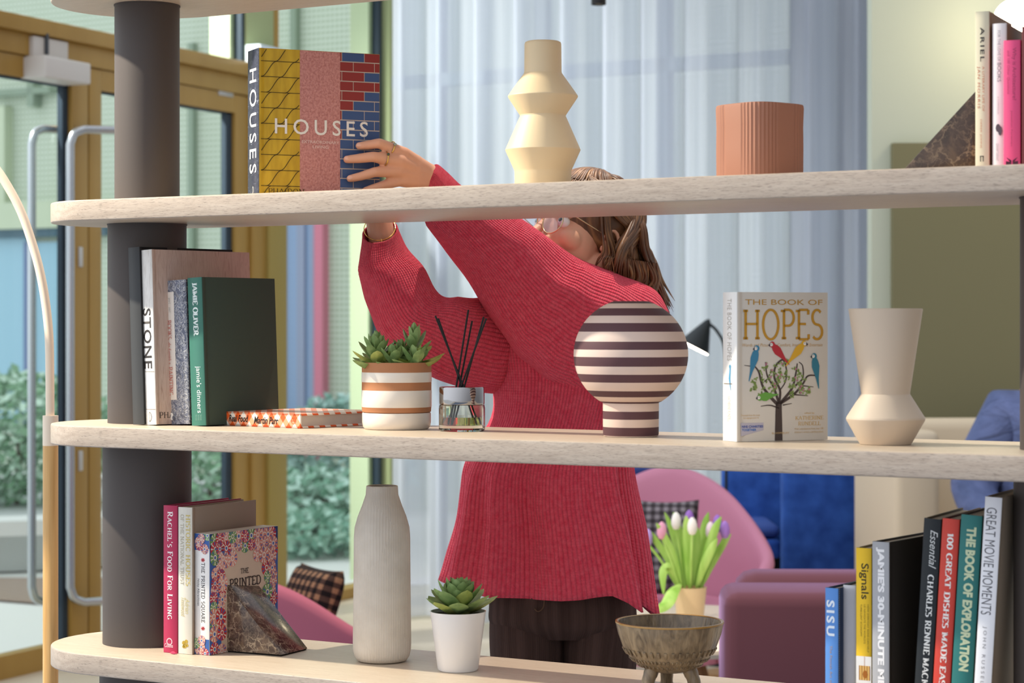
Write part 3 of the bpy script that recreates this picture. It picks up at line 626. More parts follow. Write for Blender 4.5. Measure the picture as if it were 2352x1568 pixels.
# --- the white children's book with the tree of birds
wh = mat('#d2cabe', .45)
r, t, D, H = book_root('book', 'white hardback standing open-faced, a tree of parrots under gold HOPES lettering', 2, 1660, 1692, 1901, 1017, 671, 66)
book_body(r, t, D, H, wh, mat('#f2efea', .5))
gold = mat('#c9973a', .4, .3)
cover_text(r, D, H, 'THE BOOK OF', gold, .09, .94, .085, .036, track=1.0, lift=.0005)
cover_text(r, D, H, 'HOPES', gold, .07, .95, .325, .215, 'serif', lift=.0005, thick=.115, thin=.08, slab=.16, track=.05)
cover_text(r, D, H, 'Words and Pictures to Comfort, Inspire and Entertain', '#c9a46c', .06, .94, .372, .028, name='subtitle', shear=.2)
cover_text(r, D, H, 'Proceeds from this book', '#cfae7a', .05, .25, .83, .012, name='subtitle'); cover_text(r, D, H, 'support', '#cfae7a', .07, .24, .85, .012, name='subtitle')
cover_text(r, D, H, 'KATHERINE', '#d3ac63', .64, .95, .862, .026, 'serif', name='author_name', thick=.12, thin=.06); cover_text(r, D, H, 'RUNDELL', '#d3ac63', .67, .92, .9, .026, 'serif', name='author_name', thick=.12, thin=.06)
cover_text(r, D, H, 'edited by', '#d3ac63', .74, .85, .825, .014, name='subtitle'); cover_text(r, D, H, 'With contributions from over 100', '#cfae7a', .63, .95, .928, .012, name='subtitle'); cover_text(r, D, H, 'children\u2019s writers and illustrators', '#cfae7a', .63, .95, .95, .012, name='subtitle')
cover_text(r, D, H, 'BLOOMSBURY', '#cfae7a', .38, .57, .953, .012, name='publisher_name', lift=.0011)
spine_text(r, t, H, 'THE BOOK OF HOPES', '#bdb6ac', .045, .46, .34, .3, track=1.1)
spine_text(r, t, H, 'KATHERINE RUNDELL', '#c5beb4', .7, .87, .36, .22, name='author_name')
bm = bmesh.new(); flat(bm, [(D * .045, H * .035), (D * .29, H * .075), (D * .29, H * .125), (D * .045, H * .125)]); obj('charity_badge', bm, mat('#b9b4c0', .5), r, None)
cover_text(r, D, H, 'NHS CHARITIES', '#4b5fa4', .055, .285, .908, .016, name='badge_text', bold=.03, lift=.0007); cover_text(r, D, H, 'TOGETHER', '#4d7bc0', .055, .21, .93, .016, name='badge_text', bold=.03, lift=.0007)
bm = bmesh.new(); tr = lambda pts, w0, w1: strip(bm, spl2(pts), [(w0 + (w1 - w0) * k / (len(spl2(pts)) - 1)) * D for k in range(len(spl2(pts)))], .0005)
def spl2(pts): return [(p.x * D, p.y * H) for p in spline([Vector((a, b, 0)) for a, b in pts], 6)]
tr([(.455, .002), (.455, .12), (.455, .22), (.46, .26)], .085, .06)
for pts, w0 in (([(.45, .24), (.36, .3), (.28, .37), (.24, .46), (.2, .5)], .035), ([(.46, .25), (.4, .36), (.33, .44), (.31, .53)], .028), ([(.46, .25), (.47, .34), (.41, .42), (.42, .5), (.5, .545), (.54, .48), (.53, .4), (.47, .34)], .026), ([(.47, .25), (.6, .35), (.64, .44), (.66, .52)], .03), ([(.47, .25), (.62, .31), (.72, .38), (.78, .435), (.9, .435)], .028), ([(.64, .37), (.72, .42), (.72, .5), (.68, .53)], .02), ([(.3, .4), (.38, .44)], .014), ([(.2, .5), (.08, .51)], .012), ([(.7, .37), (.84, .36)], .012), ([(.62, .31), (.78, .3)], .014), ([(.46, .22), (.36, .24), (.26, .235)], .016), ([(.5, .24), (.6, .25)], .012)):
    tr(pts, w0, w0 * .4)
obj('tree_print', bm, mat('#4c403c', .6), r, None)
bm = bmesh.new(); rr = random.Random(3)
for k in range(92):
    a = rr.uniform(.2, 2.95); q = rr.uniform(.1, .34); c = (.48 + q * 1.05 * math.cos(a), .33 + q * .72 * math.sin(a) - .06 * abs(math.cos(a)))
    if not (.1 < c[0] < .93): continue
    for j in range(3):
        e = rr.uniform(0, 6.28); l = .03
        p = (c[0] * D, c[1] * H); n_ = (math.cos(e) * l * D, math.sin(e) * l * D); m_ = (-n_[1] * .3, n_[0] * .3)
        flat(bm, [p, (p[0] + n_[0] * .5 + m_[0], p[1] + n_[1] * .5 + m_[1]), (p[0] + n_[0], p[1] + n_[1]), (p[0] + n_[0] * .5 - m_[0], p[1] + n_[1] * .5 - m_[1])], 0, .0007, 0)
    if k % 5 == 0: disc(bm, (c[0] * D, c[1] * H + .002), .0018, 7, .0008, 1)
obj('leaf_print', bm, [mat('#8aa05a', .6), mat('#b57a8c', .6)], r, None)
for col, (cx_, cy_), sz, dx, dy in (('#3f83a6', (.185, .545), 1, -.05, -.13), ('#b8343c', (.45, .6), 1, .11, -.08), ('#dcaa34', (.66, .6), 1, -.12, -.09), ('#3a7d92', (.865, .49), 1, .03, -.13), ('#6aa348', (.32, .3), .9, .12, .012)):
    bm = bmesh.new(); h = Vector((-dx * .45, -dy * .45)); p = Vector((cx_, cy_))
    body = [(p.x + (dx * (q - .5) * 1.15), p.y + dy * (q - .5) * 1.15) for q in (0, .2, .45, .7, 1.0, 1.45)]
    strip(bm, [(a * D, b * H) for a, b in body], [s * D for s in (.03, .07, .085, .06, .03, .008)], .0009, 0)
    hd = ((p.x - dx * .6) * D, (p.y - dy * .6) * H); disc(bm, hd, .0048, 12, .001, 0); bx = -1 if cx_ != .66 else 1
    disc(bm, (hd[0] + bx * .0018, hd[1]), .0028, 10, .0011, 1); flat(bm, [(hd[0] + bx * .0036, hd[1] + .0022), (hd[0] + bx * .0072, hd[1] - .001), (hd[0] + bx * .0045, hd[1] - .0036)], 0, .0012, 2); disc(bm, (hd[0] + bx * .0012, hd[1] + .0008), .0007, 6, .0013, 2)
    obj('bird_print', bm, [mat(col, .6), mat('#e9e4dc', .6), mat('#3b3440', .6)], r, None)
bm = bmesh.new(); strip(bm, [(-t * .45, H * .49), (-t * .5, H * .42), (-t * .42, H * .34)], [.004, .006, .001], .0004, 0, 'spine'); disc(bm, (-t * .46, H * .5), .0032, 10, .0004, 0, 'spine'); strip(bm, [(-t * .9, H * .385), (-t * .3, H * .385)], .0012, .0005, 1, 'spine'); obj('spine_bird_print', bm, [mat('#5a9cc0', .6), mat('#6a5c52', .6)], r, None)
# --- lower board, left group
g = 'upright books at the left end of the lower board'
r, t, D, H = book_root('book', 'crimson hardback with white spine lettering, leftmost on the lower board', 3, 375, 407, 536, 1500, 1162, 29, lean=0, D=.19, group=g)
book_body(r, t, D, H, mat('#93294a', .5), mat('#b23255', .5))
spine_text(r, t, H, "RACHEL'S FOOD FOR LIVING", '#f3e8e6', .04, .775, .3, .4, 'serif', small=.8, thick=.19, thin=.09, track=.12)
bm = bmesh.new()
for k in range(20): a, b = 2 * math.pi * k / 20, 2 * math.pi * (k + 1) / 20; quad(bm, [(-t * .55 + q * math.cos(e), -.0004, H * .075 + q * math.sin(e)) for e, q in ((a, .0065), (b, .0065), (b, .0046), (a, .0046))])
obj('publisher_mark', bm, mat('#e8c3cb'), r, None); lettering('Collins', r, 'publisher_name', '#e8c3cb', (-t * .9, 0, H * .035), (1, 0, 0), (0, 0, 1), t * .6, .007, bold=.02)
bm = bmesh.new(); quad(bm, [(-.012, -.006, .0006), (.001, -.012, .0006), (.004, -.004, .0006), (-.003, .001, .0006)]); quad(bm, [(-.012, -.006, .0006), (-.003, .001, .0006), (-.002, .004, .004), (-.01, .003, .004)]); obj('ribbon_marker', bm, mat('#e0506f', .5), r, None)
fm = NT('fawn_book_cloth', rough=.8); fm.color('#968576'); fm.bump(fm.noise(fm.coord('Object', (1500, 1500, 1500)), 1, 2), .3, .0004)
r, t, D, H = book_root('book', 'fawn cloth hardback with a cream spine and pale gold lettering beside the crimson book', 3, 409, 441, 588, 1503, 1166, 28.7, group=g)
book_body(r, t, D, H, fm.m, mat('#d8d3c6', .5))
spine_text(r, t, H, 'HISTORIC HOUSES', '#cbb568', .05, .535, .56, .32, 'serif', thick=.16, thin=.07, track=.06)
spine_text(r, t, H, 'OF THE NATIONAL TRUST', '#b3ab97', .05, .53, .18, .24, 'serif', thick=.14, thin=.07, name='spine_subtitle')
spine_text(r, t, H, 'Adrian', '#cfc08a', .62, .725, .52, .3, shear=.3, name='author_name'); spine_text(r, t, H, 'Tinniswood', '#cfc08a', .615, .745, .22, .3, shear=.3, name='author_name')
bm = bmesh.new()
for a, b, q in ((.42, .075, .004), (.6, .085, .0038), (.5, .055, .0042), (.66, .06, .003), (.4, .05, .003)): disc(bm, (-t * (1 - a), H * b), q, 7, .0004, 0, 'spine')
obj('oak_leaf_mark', bm, mat('#b59a3e'), r, None)
r, t, D, H = book_root('book', 'book with a border of red, blue and green printed buttons held by the marble wedge', 3, 447, 481, 638, 1505, 1227, 33, group=g)
book_body(r, t, D, H, mat('#c9b5a2', .55), mat('#efece8', .5), hard=False)
def buttons(bm, c, q, k, plane, clip):
    mi = (1, 6, 4, 3, 6, 1, 4)[k % 7]; L = .0004 + .0002 * (k % 5); cp = lambda a, b: (min(max(a, clip[0]), clip[1]), min(max(b, clip[2]), clip[3]))
    disc(bm, c, q, 18, L, mi, plane, q * 1.08, clip)
    for w_ in range(10):
        e = 2 * math.pi * w_ / 10 + k; p = [cp(c[0] + q * f * math.cos(e + d), c[1] + q * f * 1.08 * math.sin(e + d)) for f, d in ((.45, -.1), (.93, -.13), (.93, .13), (.45, .1))]
        f = bm.faces.new([bm.verts.new((L + .0001, *a) if plane == 'cover' else (a[0], -L - .0001, a[1])) for a in p]); f.material_index = 2 if w_ % 3 else 5
    disc(bm, c, q * .36, 12, L + .00012, 2, plane, q * .4, clip); disc(bm, c, q * .2, 10, L + .00016, (5, mi)[k % 2], plane, q * .22, clip)
BM = [mat('#3a5ea0', .5), mat('#b9363e', .5), mat('#d9cfc8', .5), mat('#6f9a58', .5), mat('#c98374', .5), mat('#4a63a4', .5), mat('#d9988a', .5)]
bm = bmesh.new(); rr = random.Random(11)
c_ = [(.0, 1, .86, 1), (.0, .17, 0, 1), (.84, 1, 0, 1)]
for a, b, c, d in c_: flat(bm, [(a * D + .0003, c * H + .0003), (b * D - .0003, c * H + .0003), (b * D - .0003, d * H - .0003), (a * D + .0003, d * H - .0003)], 0, .0003, 0)
k = 0; cl_ = (.0003, D - .0003, .0003, H - .0003)
for zz in range(0, 14):
    for yy in [(.07, .17), (.92, .84)]:
        for y in yy:
            if rr.random() < .95: buttons(bm, (D * (y + rr.uniform(-.015, .015)), H * (.03 + zz * .07 + rr.uniform(-.015, .015))), rr.uniform(.0095, .0145), k, 'cover', cl_); k += 1
for y in range(0, 9):
    for z in (.95, .87, .80 + .05 * abs(y - 4) / 4 * -1):
        if z < .82 and 2 < y < 6: continue
        buttons(bm, (D * (.14 + y * .092), H * (z + rr.uniform(-.01, .01))), rr.uniform(.0095, .0145), k + rr.randint(0, 5), 'cover', cl_); k += 1
obj('button_border', bm, BM, r, None)
cover_text(r, D, H, 'THE', '#3a302c', .44, .56, .365, .045, 'serif', thick=.13, thin=.11, lift=.0012); cover_text(r, D, H, 'PRINTED', '#3a302c', .28, .74, .475, .08, 'serif', thick=.13, thin=.11, lift=.0012); cover_text(r, D, H, 'SQUARE', '#3a302c', .3, .74, .6, .08, 'serif', thick=.13, thin=.11, lift=.0012)
cl_ = (-t + .0003, -.0003, .0003, H - .0003)
for z0, z1 in ((.86, 1), (0, .13)):
    bm = bmesh.new()
    f = bm.faces.new([bm.verts.new((x, -.0003, z)) for x, z in ((-t + .0003, H * z0 + .0003), (-.0003, H * z0 + .004), (-.0003, H * z1 - .0003), (-t + .0003, H * z1 - .0003))]); f.material_index = 0
    for j in range(5): buttons(bm, (-t * rr.uniform(.1, .9), H * (z0 + (z1 - z0) * (.1 + .2 * j))), .0085, j + int(z0 * 7), 'spine', cl_)
    obj('spine_button_print', bm, BM, r, None)

spine_text(r, t, H, 'THE PRINTED SQUARE', '#3a3638', .24, .735, .42, .28, 'serif', thick=.12, thin=.1, track=.14); spine_text(r, t, H, 'Nicky Albrechtsen', '#6d6a6c', .375, .6, .16, .17, name='author_name')
for f in (.2, .765): spine_text(r, t, H, '*', '#b9474c', f, f + .035, .44, .26, 'serif', thick=.2, thin=.14, name='asterisk')

# --- marble wedges
def marble(name, cols, vein, s1, s2, wd):
    q = NT(name, rough=.16, spec=.5); v = q.coord('Object', (1, 1, 1)); nn = q.n('ShaderNodeTexNoise', Scale=s1 * .9, Detail=6.0, Roughness=.65); q.t.links.new(v, nn.inputs['Vector'])
    warp = q.n('ShaderNodeVectorMath', _operation='MULTIPLY_ADD'); q.t.links.new(nn.outputs['Color'], warp.inputs[0]); warp.inputs[1].default_value = (1.5 / s1,) * 3; q.t.links.new(v, warp.inputs[2])
    c = q.ramp(q.noise(v, s1 * .7, 7, .8, .65), [(.32, cols[0]), (.5, cols[1]), (.68, cols[2])])
    for sc, w_, a in ((s1, wd, .85), (s2, wd * .8, .45)):
        vn = q.n('ShaderNodeTexVoronoi', _feature='DISTANCE_TO_EDGE', Scale=sc); q.t.links.new(warp.outputs[0], vn.inputs[0])
        msk = q.math('MULTIPLY', q.ramp(vn.outputs[0], [(0, a), (w_ * .35, a * .6), (w_, 0.0)]), q.ramp(q.noise(v, sc * .5, 3), [(.38, 0.0), (.6, 1.0)])); c = q.mix(msk, c, vein)
    q.color(c); return q.m
wedge_mat = marble('brown_marble', ('#332723', '#54433b', '#75614f'), '#b9a68e', 60, 150, .07); wedge_mat2 = marble('dark_marble', ('#35291f', '#4a3a2f', '#66533f'), '#a08a6e', 30, 70, .06)
def wedge(label, loc, rz, W, Dp, Ht, flip=False, m=wedge_mat):
    """right-angled stone wedge: face across x, depth along y, upright edge at x = 0 (or x = W when flipped)"""
    o = tag(thing('marble_bookend', '', 'bookend', loc, rz), label, 'bookend')
    tri = [(0, 0), (W, 0), (W, Ht)] if flip else [(0, 0), (W, 0), (0, Ht)]
    bm = bmesh.new(); b = bmesh.new()
    f0 = [b.verts.new((x, 0, z + .0022)) for x, z in tri]; f1 = [b.verts.new((x, Dp, z + .0022)) for x, z in tri]
    b.faces.new(f0); b.faces.new(f1[::-1])
    for i in range(3): j = (i + 1) % 3; b.faces.new((f0[j], f0[i], f1[i], f1[j]))
    bmesh.ops.bevel(b, geom=b.edges[:], offset=.0012, segments=2, profile=.5, affect='EDGES')
    obj('stone_block', add(bm, b), m, o, 40)
    bm = bmesh.new(); box(bm, (.002, .002, 0), (W - .002, Dp - .002, .0022)); obj('felt_base', bm, mat('#17130f', .9), o, None); return o
Y = 2910 / (1499 - HY); A = px(516, HY, Y); Y = 2910 / (1509.5 - HY); B = px(646, HY, Y); WL_ = (B - A).length; A.z = ZS[3] + .0005
wedge('brown marble wedge bookend on the lower board in front of the button-print book', A, math.atan2(B.y - A.y, B.x - A.x), WL_, .088, .122)
A = SH(2068, .13, ZS[1] + .0005); wedge('brown marble wedge bookend on the upper board beside the cream book', A, -R(16), .118, .085, .128, True, wedge_mat2)

# --- right group on the upper board
g = 'upright books at the right end of the upper board'
def rbook(label, shelf, a, b, c, ytop, phi, d, cov, spn, lean=0, D=None, hard=True, pages=PAGE, g=g, rnd=0):
    r, t, D, H = book_root('book', label, shelf, a, b, c, 0, ytop, phi, lean, D, g, d)
    book_body(r, t, D, H, cov, spn, pages, hard=hard, rnd=rnd); return r, t, D, H
r, t, D, H = rbook('cream hardback with dark and orange spine lettering at the right end of the upper board', 1, 2240, 2272, 2330, 26, 25, .10, mat('#b28a6c', .5), mat('#d8d0b4', .5), D=.15)
spine_text(r, t, H, 'ARIEL', '#3a3634', .1, .315, .36, .3, track=1.3, bold=.02); spine_text(r, t, H, 'A LITERARY LIFE OF', '#c6896b', .345, .63, .5, .16, name='spine_subtitle'); spine_text(r, t, H, 'JAN MORRIS', '#c6704f', .345, .61, .12, .22, name='author_name', track=1.2); spine_text(r, t, H, 'DEREK JOHNS', '#c6896b', .68, .86, .32, .16, name='author_name')
bm = bmesh.new(); strip(bm, [(-t * .62, H * .09), (-t * .62, H * .055)], .0012, .0004, 0, 'spine'); strip(bm, [(-t * .42, H * .09), (-t * .42, H * .055)], .0012, .0004, 0, 'spine'); strip(bm, [(-t * .66, H * .088), (-t * .38, H * .088)], .0012, .0004, 0, 'spine'); obj('publisher_mark', bm, mat('#3a3634'), r, None)
r, t, D, H = rbook('slim white book between the cream and the pink spines on the upper board', 1, 2279, 2312, 2345, 54, 25, .105, mat('#a37c66', .5), mat('#e9e4e4', .5), D=.14, rnd=.004)
spine_text(r, t, H, 'FOR THE LOVE OF', '#8b8790', .05, .26, .42, .2, rnd=.004); spine_text(r, t, H, 'BOOKS', '#6f6b74', .27, .4, .4, .26, rnd=.004); spine_text(r, t, H, 'A COMPANION', '#b9a8ac', .5, .62, .4, .12, rnd=.004, name='spine_subtitle'); spine_text(r, t, H, 'GRAHAM TARRANT', '#a39ea4', .82, .94, .3, .2, rnd=.004, name='author_name')
bm = bmesh.new(); disc(bm, (-t * .55, H * .285), .0035, 8, .0042, 0, 'spine', .006); disc(bm, (-t * .4, H * .265), .003, 8, .0043, 0, 'spine', .007); obj('reader_print', bm, mat('#57525a'), r, None)
r, t, D, H = rbook('bright pink paperback at the right end of the upper board', 1, 2305, 2344, 2380, 92, 22, .08, mat('#c43a62', .5), mat('#e0507f', .5), D=.13, hard=False)
spine_text(r, t, H, 'Why is Architecture?', '#a83a60', .06, .47, .46, .3); spine_text(r, t, H, 'and 100 Other Questions', '#b5446a', .08, .42, .2, .16, name='spine_subtitle'); spine_text(r, t, H, 'Jonathan Foreman', '#b5446a', .55, .83, .4, .14, name='author_name')
bm = bmesh.new()
for s in (1, -1): f = bm.faces.new([bm.verts.new((-t * .5 + x, -.0004, z)) for x, z in ((s * .001, H * .03), (s * .0085, H * .025), (s * .0085, H * .055), (s * .003, H * .05), (s * .008, H * .085), (s * .001, H * .06))])
obj('publisher_mark', bm, mat('#4a1c30'), r, None)
r, t, D, H = rbook('dark red spine half cut off by the frame beside the pink paperback', 1, 2347, 2385, 2420, 60, 22, .08, mat('#6a1f24', .5), mat('#5e1c22', .5), D=.13)

# --- right group on the lower board
g = 'upright books at the right end of the lower board'
r, t, D, H = rbook('small blue hardback with SISU in white, leftmost of the lower right row', 3, 1895, 1925, 1960, 1352, 35, .10, mat('#2d3b57', .6), mat('#5b8fd4', .5), D=.13, g=g)
spine_text(r, t, H, 'SISU', '#dfe8f2', .095, .375, .12, .62, bold=.035, track=1.3); spine_text(r, t, H, 'The Finnish Art of Courage', '#a9927f', .45, .9, .3, .26, name='spine_subtitle')
bm = bmesh.new()
for k in range(60): strip(bm, [(-.0 + .002, H * (k + .2) / 60), (.004, H * (k + .8) / 60)], .0012, .0005, 0)
obj('stitch_print', bm, mat('#93a5bd', .6), r, None)
r, t, D, H = rbook('white-edged book showing its fore-edge pages between the blue and yellow spines', 3, 1936, 1966, 2000, 1345, 30, .12, mat('#3a4050', .5), mat('#d9d8dc', .8), D=.13, g=g, rnd=.003)
bm = bmesh.new()
for k in range(12): x = -t * (.1 + .07 * k); strip(bm, [(x, .004), (x, H - .004)], .0006, .0036, 0, 'spine')
obj('page_lines', bm, mat('#b9b8c0', .8), r, None)
r, t, D, H = rbook('yellow book with a white band and birdcage emblem in the lower right row', 3, 1966, 2002, 2030, 1260, 30, .105, mat('#8d7a4c', .5), mat('#eec22c', .5), D=.14, g=g)
spine_text(r, t, H, 'Signals', '#453a1c', .09, .3, .2, .62, bold=.01)
for k, s in enumerate(('HOW EVERYDAY SIGNS CAN HELP', 'US NAVIGATE THE WORLD\u2019S', 'TURBULENT ECONOMY')): spine_text(r, t, H, s, '#8a7424', .33, .33 + (.28, .23, .19)[k], .72 - .22 * k, .11, name='spine_subtitle')
spine_text(r, t, H, 'DR PIPPA', '#7a6620', .83, .93, .62, .14, name='author_name'); spine_text(r, t, H, 'MALMGREN', '#7a6620', .83, .96, .36, .14, name='author_name')
bm = bmesh.new(); quad(bm, [(-t + .0003, -.0003, H * .205), (-.0003, -.0003, H * .205), (-.0003, -.0003, H * .365), (-t + .0003, -.0003, H * .365)], 0); quad(bm, [(-t * .8, -.0005, H * .225), (-t * .1, -.0005, H * .225), (-t * .1, -.0005, H * .31), (-t * .8, -.0005, H * .31)], 1)
for k in range(5): strip(bm, [(-t * (.78 - .165 * k), H * .225), (-t * (.78 - .165 * k), H * .31)], .001, .0007, 2, 'spine')
strip(bm, [(-t * .45, H * .31), (-t * .45, H * .365)], .0006, .0007, 2, 'spine'); disc(bm, (-t * .4, H * .26), .004, 8, .0008, 2, 'spine', .006); obj('birdcage_emblem', bm, [mat('#f0ece6', .5), mat('#e3b76a', .5), mat('#a8641f', .5)], r, None)
r, t, D, H = rbook('large dark book with white capitals on a silver grey spine, lower right row', 3, 2003, 2042, 2118, 1246, 36, .09, mat('#2f2a26', .5), mat('#a9a9ac', .5), D=.19, g=g)
spine_text(r, t, H, "JAMIE'S 30-MINUTE MEALS", '#eceaea', .03, .93, .24, .5, bold=.05)
L5 = 3.4
r, t, D, H = rbook('black leaning book with white serif lettering, left of the red spine', 3, 2095, 2135, 2200, 1192, 27, .10, mat('#57492f', .5), mat('#24282b', .4), L5, D=.2, g=g)
spine_text(r, t, H, 'Essential', '#cfd0ce', .055, .24, .42, .42, shear=.35); spine_text(r, t, H, 'CHARLES RENNIE MACKINTOSH', '#e3e3e0', .27, .98, .4, .36, 'serif', thick=.2, thin=.08, track=.06)
r, t, D, H = rbook('leaning red book with bold white serif lettering, lower right row', 3, 2137, 2177, 2230, 1192, 27, .10, mat('#5a1a1c', .5), mat('#d0473a', .45), L5, D=.2, g=g)
spine_text(r, t, H, '100 GREAT DISHES MADE EASY', '#efe7e2', .07, .84, .34, .36, 'serif', thick=.22, thin=.1, track=.06)
r, t, D, H = rbook('leaning teal green book with pale condensed lettering, lower right row', 3, 2179, 2228, 2280, 1184, 27, .095, mat('#3a2a26', .5), mat('#2f7470', .45), L5, D=.2, g=g)
spine_text(r, t, H, 'THE BOOK OF EXPLORATION', '#c3cda9', .055, .73, .3, .46, bold=.05); spine_text(r, t, H, 'RAY HOWGEGO', '#9db79c', .79, 1.0, .34, .3, 'serif', thick=.14, thin=.07, name='author_name')
r, t, D, H = rbook('tallest leaning white book with thin art deco lettering, rightmost of the lower row', 3, 2231, 2270, 2330, 1142, 27, .085, mat('#8f7f6d', .5), mat('#e4e3e6', .5), L5, D=.2, g=g)
spine_text(r, t, H, 'GREAT MOVIE MOMENTS', '#57555a', .045, .5, .14, .6, bold=-.006); spine_text(r, t, H, 'JOHN RUSSELL TAYLOR', '#77757a', .55, .98, .3, .26, name='author_name', track=1.6, bold=-.004)

# ---------------------------------------------------------------- vases, pots and plants on the boards
def ceramic(hexc, rough=.55, speck=0): return mat(hexc, rough, 0, .35)
def shelf_lathe(name, label, cat, shelf, xc, d, prof_px, m, seg=96, ang=25, smooth=None, part=None):
    """round vessel from its outline in the photograph: (row, half width in px) pairs; bottom row = on the board"""
    c = SH(xc, d, ZS[shelf]); k = c.y / F
    ybot = HY + (CZ - ZS[shelf]) / k
    y0 = prof_px[-1][0]; pr = [(hw * k, (y0 - y) * k + .0005) for y, hw in prof_px][::-1]
    bm = bmesh.new(); thick = .004; top = pr[-1]
    inner = [(top[0] - thick, top[1] - .0008)] + [(max(r_ - thick, .004), z) for r_, z in pr[::-1][1:-1] if z > .012] + [(0, max(.012, pr[0][1]))]
    lathe(bm, [(0, pr[0][1])] + pr + inner, seg)
    if smooth: smooth(bm)
    o = obj(name, bm, m, None, ang, fin=True) if part is None else None
    o.location = c; return tag(o, label, cat)
cream = NT('cream_glaze', rough=.5, spec=.4); cream.color('#dcc6a0'); cream = cream.m
y0 = 425
shelf_lathe('vase', 'tall cream vase of stacked angular bulges on the upper board', 'vase', 1, 1247, .16, [(88, 37), (90, 41), (94, 42.3), (157, 43), (161, 44), (212, 80), (214, 80.5), (217, 79.5), (257, 53), (260, 53), (335, 86), (337, 86.5), (340, 85.5), (383, 66), (388, 65.2), (423, 65), (427, 64)], cream, ang=16)
shelf_lathe('vase', 'cream flared vase with a diamond-shaped base beside the white book', 'vase', 2, 2034, .17, [(709, 83), (711, 84.5), (714, 84), (900, 56), (905, 55.5), (958, 89), (962, 90), (966, 89), (1017, 60), (1020, 58)], mat('#cdbba6', .5, 0, .4), ang=16)
# striped round lamp-shaped vase
c = SH(1449, .185, ZS[2]); k = c.y / F; v = thing('table_lamp', 'round lamp striped in plum and blush pink on the middle board', 'lamp', c)
sn = NT('plum_blush_stripes', rough=.6, spec=.2); z = sn.sep(sn.coord('Object', (1, 1, 1)))[2]
_b = [330, 358, 402, 460, 527, 600, 680, 748, 812, 888, 960, 1028, 1100, 1150, 1195, 1209, 1278, 1345, 1410, 1484]     # stripe edges from the top
_st = [(0, '#dcc4b6')] + [((1493 - e) / 3.7325 * k / .25, '#5e4246' if i % 2 == 1 else '#dcc4b6') for i, e in list(enumerate(_b))[:0:-1]]
sn.color(sn.ramp(sn.math('MULTIPLY', z, 1 / .25), _st, 'CONSTANT'))
rg = 131.5 * k; zc = (1000 - 812) * k
pr = [(0, .001), (62 * k, .001), (64 * k, .004), (64.5 * k, (1000 - 922) * k)]
for q in range(25):
    a = R(-58 + q * (58 + 66) / 24); pr.append((rg * math.cos(a), zc + rg * .97 * math.sin(a)))
pr += [(40 * k, (1000 - 690) * k), (0, (1000 - 690) * k)]
bm = bmesh.new(); lathe(bm, pr, 96); obj('striped_body', bm, sn.m, v, 35)
bm = bmesh.new(); lathe(bm, [(0, -.0), (57 * k, 0), (57 * k, .0012), (0, .0012)], 48); obj('base_ring', bm, mat('#e8dcd2', .5), v, 35)
# ribbed terracotta planter with rounded square plan
c = SH(1745, .17, ZS[1]); k = c.y / F; n = 128; bm = bmesh.new()
def plan(a, hw, p=3.6): return 1 / (abs(math.cos(a)) ** p + abs(math.sin(a)) ** p) ** (1 / p) * hw
hts = [(0, .97), (.004, .985), (.05, .99), (.085, .985), (.112, 1.0), (.1165, .99), (.1175, .97), (.117, .93), (.02, .9), (.018, 0.001)]
rings = []
for z, s in hts:
    rings.append([])
    for q in range(n):
        a = 2 * math.pi * q / n; hw = plan(a, .058) * s
        corner = abs(math.sin(2 * a)) > .55
        if corner and .001 < z < .1166 and s > .95: hw -= .0012 * (q % 2)
        rings[-1].append(bm.verts.new((hw * math.cos(a), hw * math.sin(a), z)))
for a, b in zip(rings, rings[1:]):
    for q in range(n): bm.faces.new((a[q], a[(q + 1) % n], b[(q + 1) % n], b[q]))
bm.faces.new(rings[0][::-1]); bm.faces.new(rings[-1])
o = obj('planter', bm, mat('#a2705a', .6), None, 20); o.location = c + Vector((0, 0, .0005)); o.rotation_euler.z = R(38); tag(o, 'terracotta brown planter with fluted rounded corners on the upper board', 'planter')
# tall combed bottle vase
bt = NT('combed_stoneware', rough=.85, spec=.15); v3 = bt.coord('Object', (1, 1, 1)); xx = bt.sep(v3)
wv = bt.n('ShaderNodeTexWave', Scale=1.0, Distortion=1.2, Detail=3); bt.t.links.new(bt.coord('Object', (110, 110, 3)), wv.inputs[0])
wv2 = bt.n('ShaderNodeTexWave', Scale=1.0, Distortion=1.5, Detail=3); bt.t.links.new(bt.coord('Object', (60, 60, 90), (0, R(0), 0)), wv2.inputs[0])
msk = bt.n('ShaderNodeTexVoronoi', _feature='F1', Scale=9.0); bt.t.links.new(bt.coord('Object', (1, 1, .8)), msk.inputs[0])
sel = bt.math('GREATER_THAN', bt.sep(msk.outputs['Color'])[0], .5)
bt.bump(bt.mix(sel, wv.outputs['Color'], wv2.outputs['Color']), .3, .001); bt.color(bt.ramp(bt.noise(v3, 30, 4), [(.3, '#cbc1b3'), (.7, '#d6cdc0')]))
shelf_lathe('bottle_vase', 'tall beige stoneware bottle vase with combed surface on the lower board', 'vase', 3, 877.5, .205, [(1129, 33), (1130, 36), (1134, 36.5), (1150, 37.5), (1175, 46), (1200, 56), (1225, 63), (1250, 64.8), (1300, 65), (1400, 66), (1490, 67), (1507, 66), (1520, 63), (1529, 57), (1531, 50)], bt.m, ang=60)

